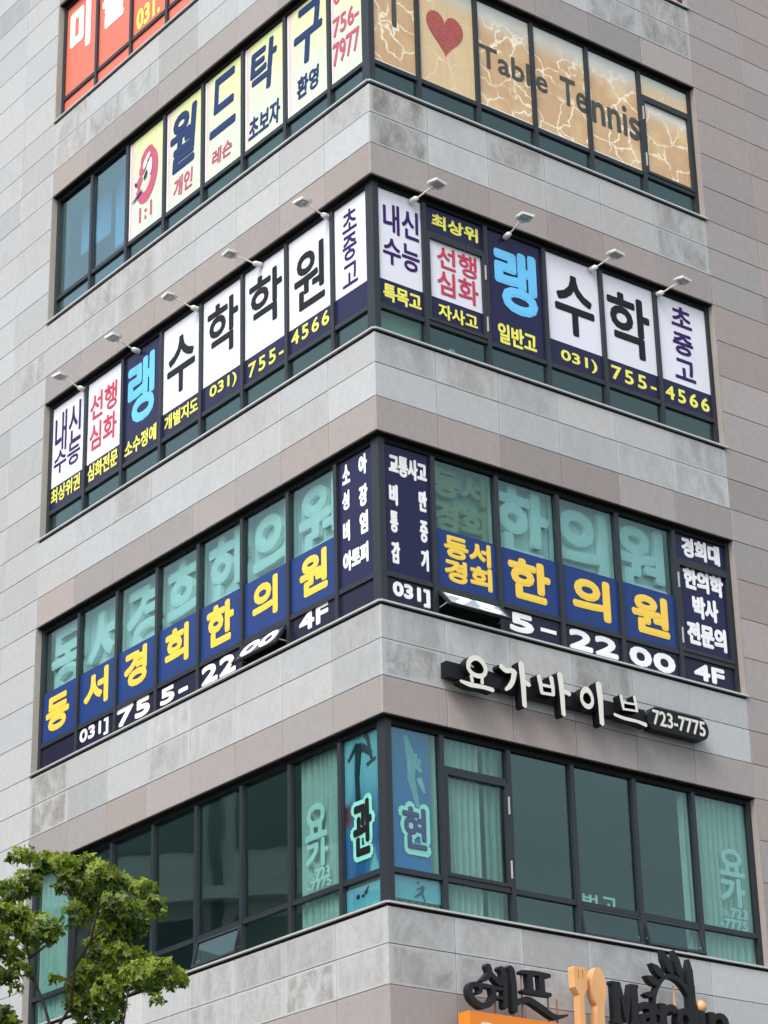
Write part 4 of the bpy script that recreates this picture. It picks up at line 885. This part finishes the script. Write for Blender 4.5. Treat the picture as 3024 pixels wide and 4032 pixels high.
BR = [[(-2.019, -6.979, -3.204), (-2.016, -6.978, -2.815), (-2.088, -6.997, -2.579), (-2.166, -7.019, -2.382), (-2.252, -6.939, -2.159), (-2.313, -6.852, -1.932), (-2.406, -6.774, -1.661), (-2.338, -6.755, -1.411)], [(-2.015, -6.978, -2.854), (-1.854, -7.039, -2.639), (-1.8, -7.128, -2.346), (-1.81, -7.131, -1.987), (-1.803, -7.129, -1.826), (-1.696, -7.205, -1.649)], [(-1.809, -7.131, -1.887), (-1.881, -7.046, -1.679), (-1.988, -6.971, -1.489)], [(-1.801, -7.129, -2.307), (-1.695, -6.998, -2.042), (-1.559, -7.274, -1.776), (-1.536, -7.268, -1.614)], [(-1.695, -6.998, -2.042), (-1.539, -6.754, -1.807), (-1.369, -6.611, -1.678)], [(-1.854, -7.039, -2.639), (-1.598, -6.871, -2.458), (-1.374, -6.715, -2.314), (-1.124, -6.556, -2.271)], [(-1.983, -6.969, -2.932), (-1.324, -7.32, -2.861), (-1.298, -7.313, -2.687), (-1.287, -7.311, -2.493)], [(-2.252, -6.939, -2.159), (-2.048, -6.987, -2.04), (-1.939, -6.958, -1.857)], [(-2.166, -7.019, -2.382), (-2.388, -6.769, -2.152), (-2.563, -6.611, -1.983)], [(-2.313, -6.852, -1.932), (-2.534, -6.603, -1.735), (-2.72, -6.553, -1.629)]]
TB = Vector((-2.12, -6.98, 0.00)); 
tree = link('street_tree', None); tree.location = (TB.x, TB.y, GROUND)
tag(tree, 'young street tree with dark slender branches and fresh green leaves at the lower left', 'tree')
def V(q): return Vector(q)-Vector((TB.x, TB.y, GROUND))
tr_ = MB()
tr_.tube([(0, 0, 0), (.03, .02, 1.6), (-.04, 0, 3.4), (.02, .02, 4.6), tuple(V(BR[0][0]))], [.11, .09, .075, .06, .045], 10)
for br in BR:
    n = len(br); r0_ = .016
    tr_.tube([tuple(V(q)) for q in br], [r0_*(1-.75*i/(n-1)) for i in range(n)], 7)
tr_.build('trunk', M['bark'], tree, smooth=True)
lv, lf, tone = [], [], []
twig = MB()
random.seed(11)
def leaf(c, dirn, up, L, w_, t_):
    side = dirn.cross(up).normalized(); up2 = side.cross(dirn).normalized(); b = len(lv)
    pts = [(0, 0, 0), (.32, .5, .05), (.62, .48, -.02), (1, 0, -.16), (.62, -.48, -.02), (.32, -.5, .05), (.5, 0, -.05)]
    for a, s_, h in pts: lv.append(tuple(c+dirn*a*L+side*s_*w_*L+up2*h*L))
    for q in ((0, 5, 6), (5, 4, 6), (4, 3, 6), (3, 2, 6), (2, 1, 6), (1, 0, 6)): lf.append(tuple(b+i for i in q)); tone.append(t_)
for (cx_, cy_, cz_, rad) in CL:
    c0 = V((cx_, cy_, cz_)); rad *= 1.22; nw = max(6, int(rad**2*4300))
    ct = random.uniform(-.16, .16)
    for _ in range(nw):
        while True:
            q = Vector((random.uniform(-1, 1), random.uniform(-1, 1), random.uniform(-1, 1)))
            if q.length < 1: break
        c = c0+Vector((q.x*rad, q.y*rad*1.3, q.z*rad*.8)); ax = (Vector((q.x, q.y, .3+q.z*.4))+Vector((random.uniform(-.9, .9), random.uniform(-.9, .9), random.uniform(-.3, .5)))).normalized()
        nl = random.randint(3, 5); a0 = random.uniform(0, 6.28); e1 = ax.orthogonal().normalized(); e2 = ax.cross(e1)
        t_ = min(1, max(0, .36+ct+.3*q.z+random.gauss(0, .15)))  # clump tops yellower, undersides deeper: highlights put into the leaf tone
        if random.random() < .35: twig.tube([tuple(c0+(c-c0)*.15), tuple(c)], [.005, .003], 4)
        for j in range(nl):
            a = a0+j*2*math.pi/nl; dr = (e1*math.cos(a)+e2*math.sin(a)+ax*random.uniform(.1, .5)).normalized(); dr.z -= .12; dr.normalize()
            leaf(c, dr, ax, random.uniform(.030, .062), random.uniform(.42, .62), min(1, max(0, t_+random.gauss(0, .06))))
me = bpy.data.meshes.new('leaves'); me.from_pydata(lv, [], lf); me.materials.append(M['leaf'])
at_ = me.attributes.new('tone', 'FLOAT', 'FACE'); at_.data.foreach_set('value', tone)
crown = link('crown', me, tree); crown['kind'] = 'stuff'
twig.build('twig', M['bark'], tree)['kind'] = 'stuff'

for o in bpy.data.objects:
    if '_o' in o: del o['_o']
